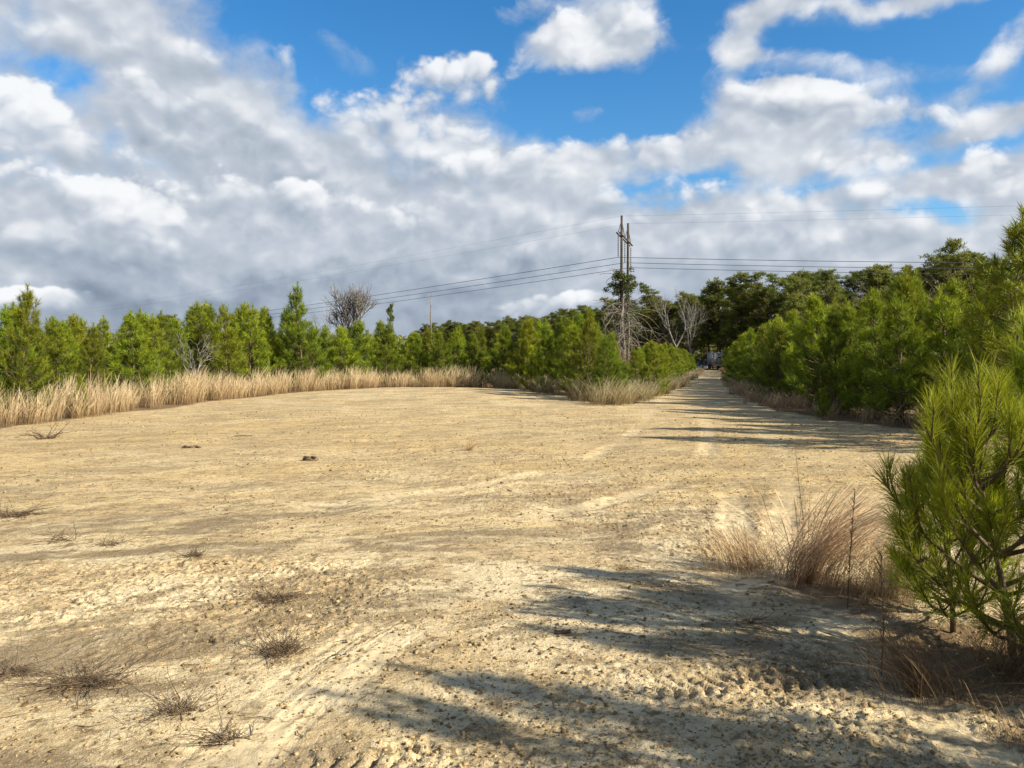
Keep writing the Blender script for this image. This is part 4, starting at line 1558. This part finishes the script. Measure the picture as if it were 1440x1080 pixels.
# low dead shrubs on the bare sand
def dead_shrub(label, xp, yp, w, h, n, seed, flat=0.6, rad=0.0021, name='dead_shrub', mat=None, az=None):
    d = 1741.0 / (yp - HOR)
    x = px(xp, d)
    g = np.random.default_rng(seed)
    mb = MB()
    for i in range(int(n * 0.62)):
        a = g.random() * 6.283 if az is None else az + g.normal(0, 0.7) + (math.pi if g.random() < 0.35 else 0)
        q = w * 0.25 * g.random()
        b = g.random() * 6.283
        p = np.array([q * math.cos(b), q * math.sin(b) * 0.7, 0])
        e = R(g.uniform(8, 80) * (1 - flat) + g.uniform(-2, 14) * flat)
        L = math.hypot(w * 0.45 * math.cos(e), h * math.sin(e)) * g.choice([0.35, 0.6, 0.9, 1.4]) * g.uniform(0.8, 1.2) * (0.6 + 0.6 * abs(math.sin(a * 1.3 + seed)))
        pts = [p]
        for k in range(4):
            pts.append(pts[-1] + np.array([math.cos(e) * math.cos(a), math.cos(e) * math.sin(a), math.sin(e)]) * L / 4)
            e += g.normal(0.02 - 0.08 * flat, 0.22)
            a += g.normal(0, 0.25)
        pts = np.array(pts)
        pts[:, 2] = np.maximum(pts[:, 2], 0.002)
        mb.tube(pts, np.linspace(rad * g.uniform(0.5, 1.5), rad * 0.4, 5), 3, cap=False)
        for q in range(int(g.integers(1, 5))):
            i0 = g.integers(1, 5)
            dv = unit(pts[i0] - pts[i0 - 1] + g.normal(0, 0.5, 3))
            e2 = pts[i0] + dv * L * g.uniform(0.12, 0.35)
            e2[2] = max(e2[2], 0.002)
            mb.tube([pts[i0], e2], [rad * 0.55, rad * 0.3], 3, cap=False)
    o = mb.build(name, mat or M_DARKTWIG)
    o.location = (x, d, float(ground_fields(np.array([x]), np.array([d]), np.array([0.014]))[0][0]) - 0.004)
    return tag(o, label, 'dead shrub')


dead_shrub('dead twiggy shrub with upright dark stems, lower left front', 245, 1003, 0.36, 0.20, 120, 401, 0.25)
dead_shrub('wide flattened dead shrub like a dark mat at the left front', 105, 958, 0.62, 0.09, 300, 402, 0.9, az=0.0)
dead_shrub('round dark mat of dead twigs left of centre', 385, 842, 0.42, 0.08, 260, 403, 0.8)
dead_shrub('loose dead shrub with a fallen side stem, right of the upright twiggy one', 395, 915, 0.46, 0.15, 170, 404, 0.55)
dead_shrub('short spiky dark tuft further back on the left sand', 272, 784, 0.28, 0.10, 150, 405, 0.4)
dead_shrub('thin spreading dead branch with few stems near the left edge', 85, 758, 0.62, 0.26, 26, 406, 0.35, 0.004)
dead_shrub('sparse reddish twigs at the far left, below the thin spreading branch', 8, 945, 0.4, 0.12, 110, 407, 0.6)
dead_shrub('tiny scrap of curled twigs between the two middle mats', 290, 898, 0.2, 0.06, 40, 408, 0.6)
dead_shrub('dark flat twig streak at the left edge, far back', 10, 722, 0.55, 0.05, 150, 409, 0.9, 0.004, az=0.2)
dead_shrub('small flat twig patch right of the spreading branch', 150, 762, 0.45, 0.06, 70, 410, 0.8)
dead_shrub('twigs trailing along the bottom edge left of the tyre rut', 315, 1046, 0.3, 0.10, 90, 411, 0.5)
dead_shrub('little brown tuft by the far left grass edge', 62, 618, 0.8, 0.3, 60, 412, 0.5, 0.008)
dead_shrub('low scrub twig patch in the shade at the right front', 1060, 870, 0.26, 0.05, 90, 413, 0.85)


# broken bits of wood
def chunk(label, xp, yp, L, h, ang, seed):
    d = 1741.0 / (yp - HOR)
    x = px(xp, d)
    g = np.random.default_rng(seed)
    mb = MB()
    n = 7
    s = np.linspace(-L / 2, L / 2, n)
    mb.box(0, 0, h * 0.3, L, h * 1.1, h * 0.5, rz=0.05, tx=0.86, ty=0.55)
    for q in range(6):
        w = L * g.uniform(0.2, 0.5)
        mb.box(g.uniform(-0.4, 0.45) * L, g.normal(0, 0.4) * h, h * g.uniform(0.2, 0.8), w, h * g.uniform(0.2, 0.5), h * g.uniform(0.15, 0.35), rz=g.normal(0, 0.35), tx=g.uniform(0.5, 1), ty=0.6)
    o = mb.build('wood_chunk', M_DARKTWIG)
    o.location = (x, d, gz(x, d))
    o.rotation_euler = (0, 0, ang)
    tag(o, label, 'wood scrap')


chunk('dark splintered wood scrap on the sand, upper of two', 267, 632, 0.34, 0.07, 0.2, 501)
chunk('short dark wood scrap lying level, in front of the middle grass', 436, 646, 0.26, 0.07, 0.0, 502)
chunk('small grey stick nearer the tall grass', 340, 616, 0.4, 0.05, 0.1, 503)
chunk('dark clod-like wood piece beside a long shadow on the near sand', 792, 891, 0.10, 0.025, 0.3, 504)

# ------------------------------------------------------------------ vehicles at the end of the track
M_PANEL = plain('trailer_panel', (0.33, 0.335, 0.32), 0.5, 0.2, 0.12, 2)
M_TRIM = plain('trailer_trim', (0.42, 0.42, 0.40), 0.4, 0.3, 0.06)
M_BLACK = plain('dark_opening', (0.015, 0.015, 0.017), 0.4)
M_RUBBER = plain('rubber', (0.02, 0.02, 0.02), 0.85)
M_RIM = plain('wheel_rim', (0.45, 0.45, 0.46), 0.35, 0.7)
M_LAMP = plain('lamp_red', (0.35, 0.02, 0.015), 0.25)
M_CLEAR = plain('lamp_clear', (0.75, 0.76, 0.76), 0.15)
M_PAINT = plain('dark_paint', (0.018, 0.021, 0.026), 0.25, 0.0, 0.05, 3, 0.5, 0.6)
M_GLASS = plain('car_glass', (0.03, 0.035, 0.04), 0.06, 0.0, 0.02, 3, 0.8)

VY = 148.0
tx = px(1008, VY)
tr = thing('box_trailer', 'grey box trailer parked at the far end of the track', 'trailer', (tx, VY, gz(tx, VY)), -0.06)
mb = MB()
mb.box(0, 2.6, 2.2, 1.86, 5.0, 2.36)
mb.build('body', M_PANEL, tr)
mb = MB()
for sx_ in (-0.92, 0.92):
    mb.box(sx_, 0.06, 2.2, 0.10, 0.14, 2.44)
mb.box(0, 0.06, 3.36, 1.74, 0.14, 0.11)
mb.box(0, 0.06, 1.03, 1.74, 0.16, 0.10)
mb.build('door_frame', M_TRIM, tr)
dr_ = MB()
dr_.box(-0.44, 0.06, 2.2, 0.83, 0.06, 2.2)
o = dr_.build('door', M_PANEL, tr)
mb = MB()
mb.box(-0.06, -0.0, 2.0, 0.04, 0.05, 1.9)
mb.build('lock_bar', M_TRIM, o)
dr_ = MB()
dr_.box(0.44, 0.06, 2.2, 0.83, 0.06, 2.2)
o = dr_.build('door', M_PANEL, tr)
mb = MB()
mb.box(0.38, 0.012, 2.42, 0.62, 0.04, 0.22)
mb.box(0.36, 0.012, 2.92, 0.26, 0.04, 0.16)
mb.build('vent', M_BLACK, o)
mb = MB()
mb.box(0.08, -0.0, 2.0, 0.04, 0.05, 1.9)
mb.build('lock_bar', M_TRIM, o)
mb = MB()
mb.box(0, 0.02, 0.86, 1.8, 0.14, 0.16)
mb.build('bumper', M_TRIM, tr)
for sx_ in (-0.72, 0.72):
    mb = MB()
    mb.box(sx_, -0.06, 0.88, 0.22, 0.03, 0.10)
    mb.build('tail_light', M_LAMP if sx_ < 0 else M_CLEAR, tr)
for sx_ in (-0.82, 0.82):
    for yy in (2.5, 3.4):
        mb = MB()
        mb.disc((sx_, yy, 0.37), (1, 0, 0), 0.37, 0.24, 18)
        wl = mb.build('wheel', M_RUBBER, tr)
        mb = MB()
        mb.disc((sx_ * 1.0, yy, 0.37), (1, 0, 0), 0.2, 0.27, 12)
        mb.build('rim', M_RIM, wl)
mb = MB()
mb.box(0, 2.6, 0.92, 1.1, 5.0, 0.12)
mb.box(0, 5.9, 0.8, 0.12, 1.6, 0.1)
mb.tube([(0, 6.5, 0.8), (0, 6.5, 0.0)], [0.05, 0.05], 8)
mb.build('chassis', M_BLACK, tr)

cx_ = px(990, VY - 1)
cr_ = thing('parked_car', 'dark car facing the camera at the far end of the track, left of the trailer', 'car', (cx_, VY - 1, gz(cx_, VY - 1)), 0.05)
mb = MB()


def ring(mb, secs, tone=0.5):
    """a lofted body: each section is (y, half width, z low, z high, top half width)"""
    V = []
    for (y, w, z0, z1, wt) in secs:
        V += [(-w, y, z0), (-w * 1.02, y, z0 + (z1 - z0) * 0.55), (-wt, y, z1), (wt, y, z1), (w * 1.02, y, z0 + (z1 - z0) * 0.55), (w, y, z0)]
    q = []
    for i in range(len(secs) - 1):
        for j in range(6):
            k = (j + 1) % 6
            q.append((i * 6 + j, i * 6 + k, (i + 1) * 6 + k, (i + 1) * 6 + j))
    n = len(secs) - 1
    q += [(0, 5, 4, 1), (1, 4, 3, 2), (n * 6, n * 6 + 1, n * 6 + 4, n * 6 + 5), (n * 6 + 1, n * 6 + 2, n * 6 + 3, n * 6 + 4)]
    mb.add(V, quads=q, tone=tone)


ring(mb, [(0, 0.78, 0.34, 0.72, 0.66), (0.14, 0.88, 0.28, 0.86, 0.76), (1.15, 0.92, 0.26, 1.00, 0.80), (3.7, 0.92, 0.26, 1.04, 0.82), (4.5, 0.86, 0.32, 1.0, 0.76), (4.6, 0.8, 0.4, 0.9, 0.7)])
body = mb.build('body', M_PAINT, cr_)
mb = MB()
ring(mb, [(1.1, 0.80, 0.98, 1.02, 0.78), (1.95, 0.78, 0.98, 1.55, 0.60), (3.5, 0.78, 0.98, 1.58, 0.60), (4.2, 0.76, 0.98, 1.08, 0.70)])
mb.build('cabin', M_PAINT, cr_)
mb = MB()
mb.add([(-0.72, 1.14, 1.045), (0.72, 1.14, 1.045), (0.575, 1.88, 1.52), (-0.575, 1.88, 1.52), (-0.72, 1.12, 1.03), (0.72, 1.12, 1.03), (0.575, 1.86, 1.53), (-0.575, 1.86, 1.53)],
       quads=[(4, 5, 6, 7), (0, 3, 2, 1), (0, 1, 5, 4), (1, 2, 6, 5), (2, 3, 7, 6), (3, 0, 4, 7)])
for v in mb.v:
    v += (0, -0.03, 0.02)
mb.build('windshield', M_GLASS, cr_)
for sx_ in (-0.56, 0.56):
    mb = MB()
    mb.box(sx_, 0.04, 0.70, 0.30, 0.10, 0.13)
    mb.build('headlight', M_CLEAR, cr_)
mb = MB()
mb.box(0, 0.0, 0.62, 0.72, 0.06, 0.2)
mb.build('grille', M_BLACK, cr_)
mb = MB()
mb.box(0, -0.02, 0.42, 1.5, 0.1, 0.14)
mb.build('bumper', M_TRIM, cr_)
for sx_ in (-1.02, 1.02):
    mb = MB()
    mb.box(sx_, 1.35, 1.08, 0.2, 0.1, 0.14)
    mb.build('mirror', M_PAINT, cr_)
for sx_ in (-0.8, 0.8):
    for yy in (0.85, 3.7):
        mb = MB()
        mb.disc((sx_, yy, 0.33), (1, 0, 0), 0.33, 0.24, 18)
        wl = mb.build('wheel', M_RUBBER, cr_)
        mb = MB()
        mb.disc((sx_, yy, 0.33), (1, 0, 0), 0.2, 0.26, 12)
        mb.build('rim', M_RIM, wl)
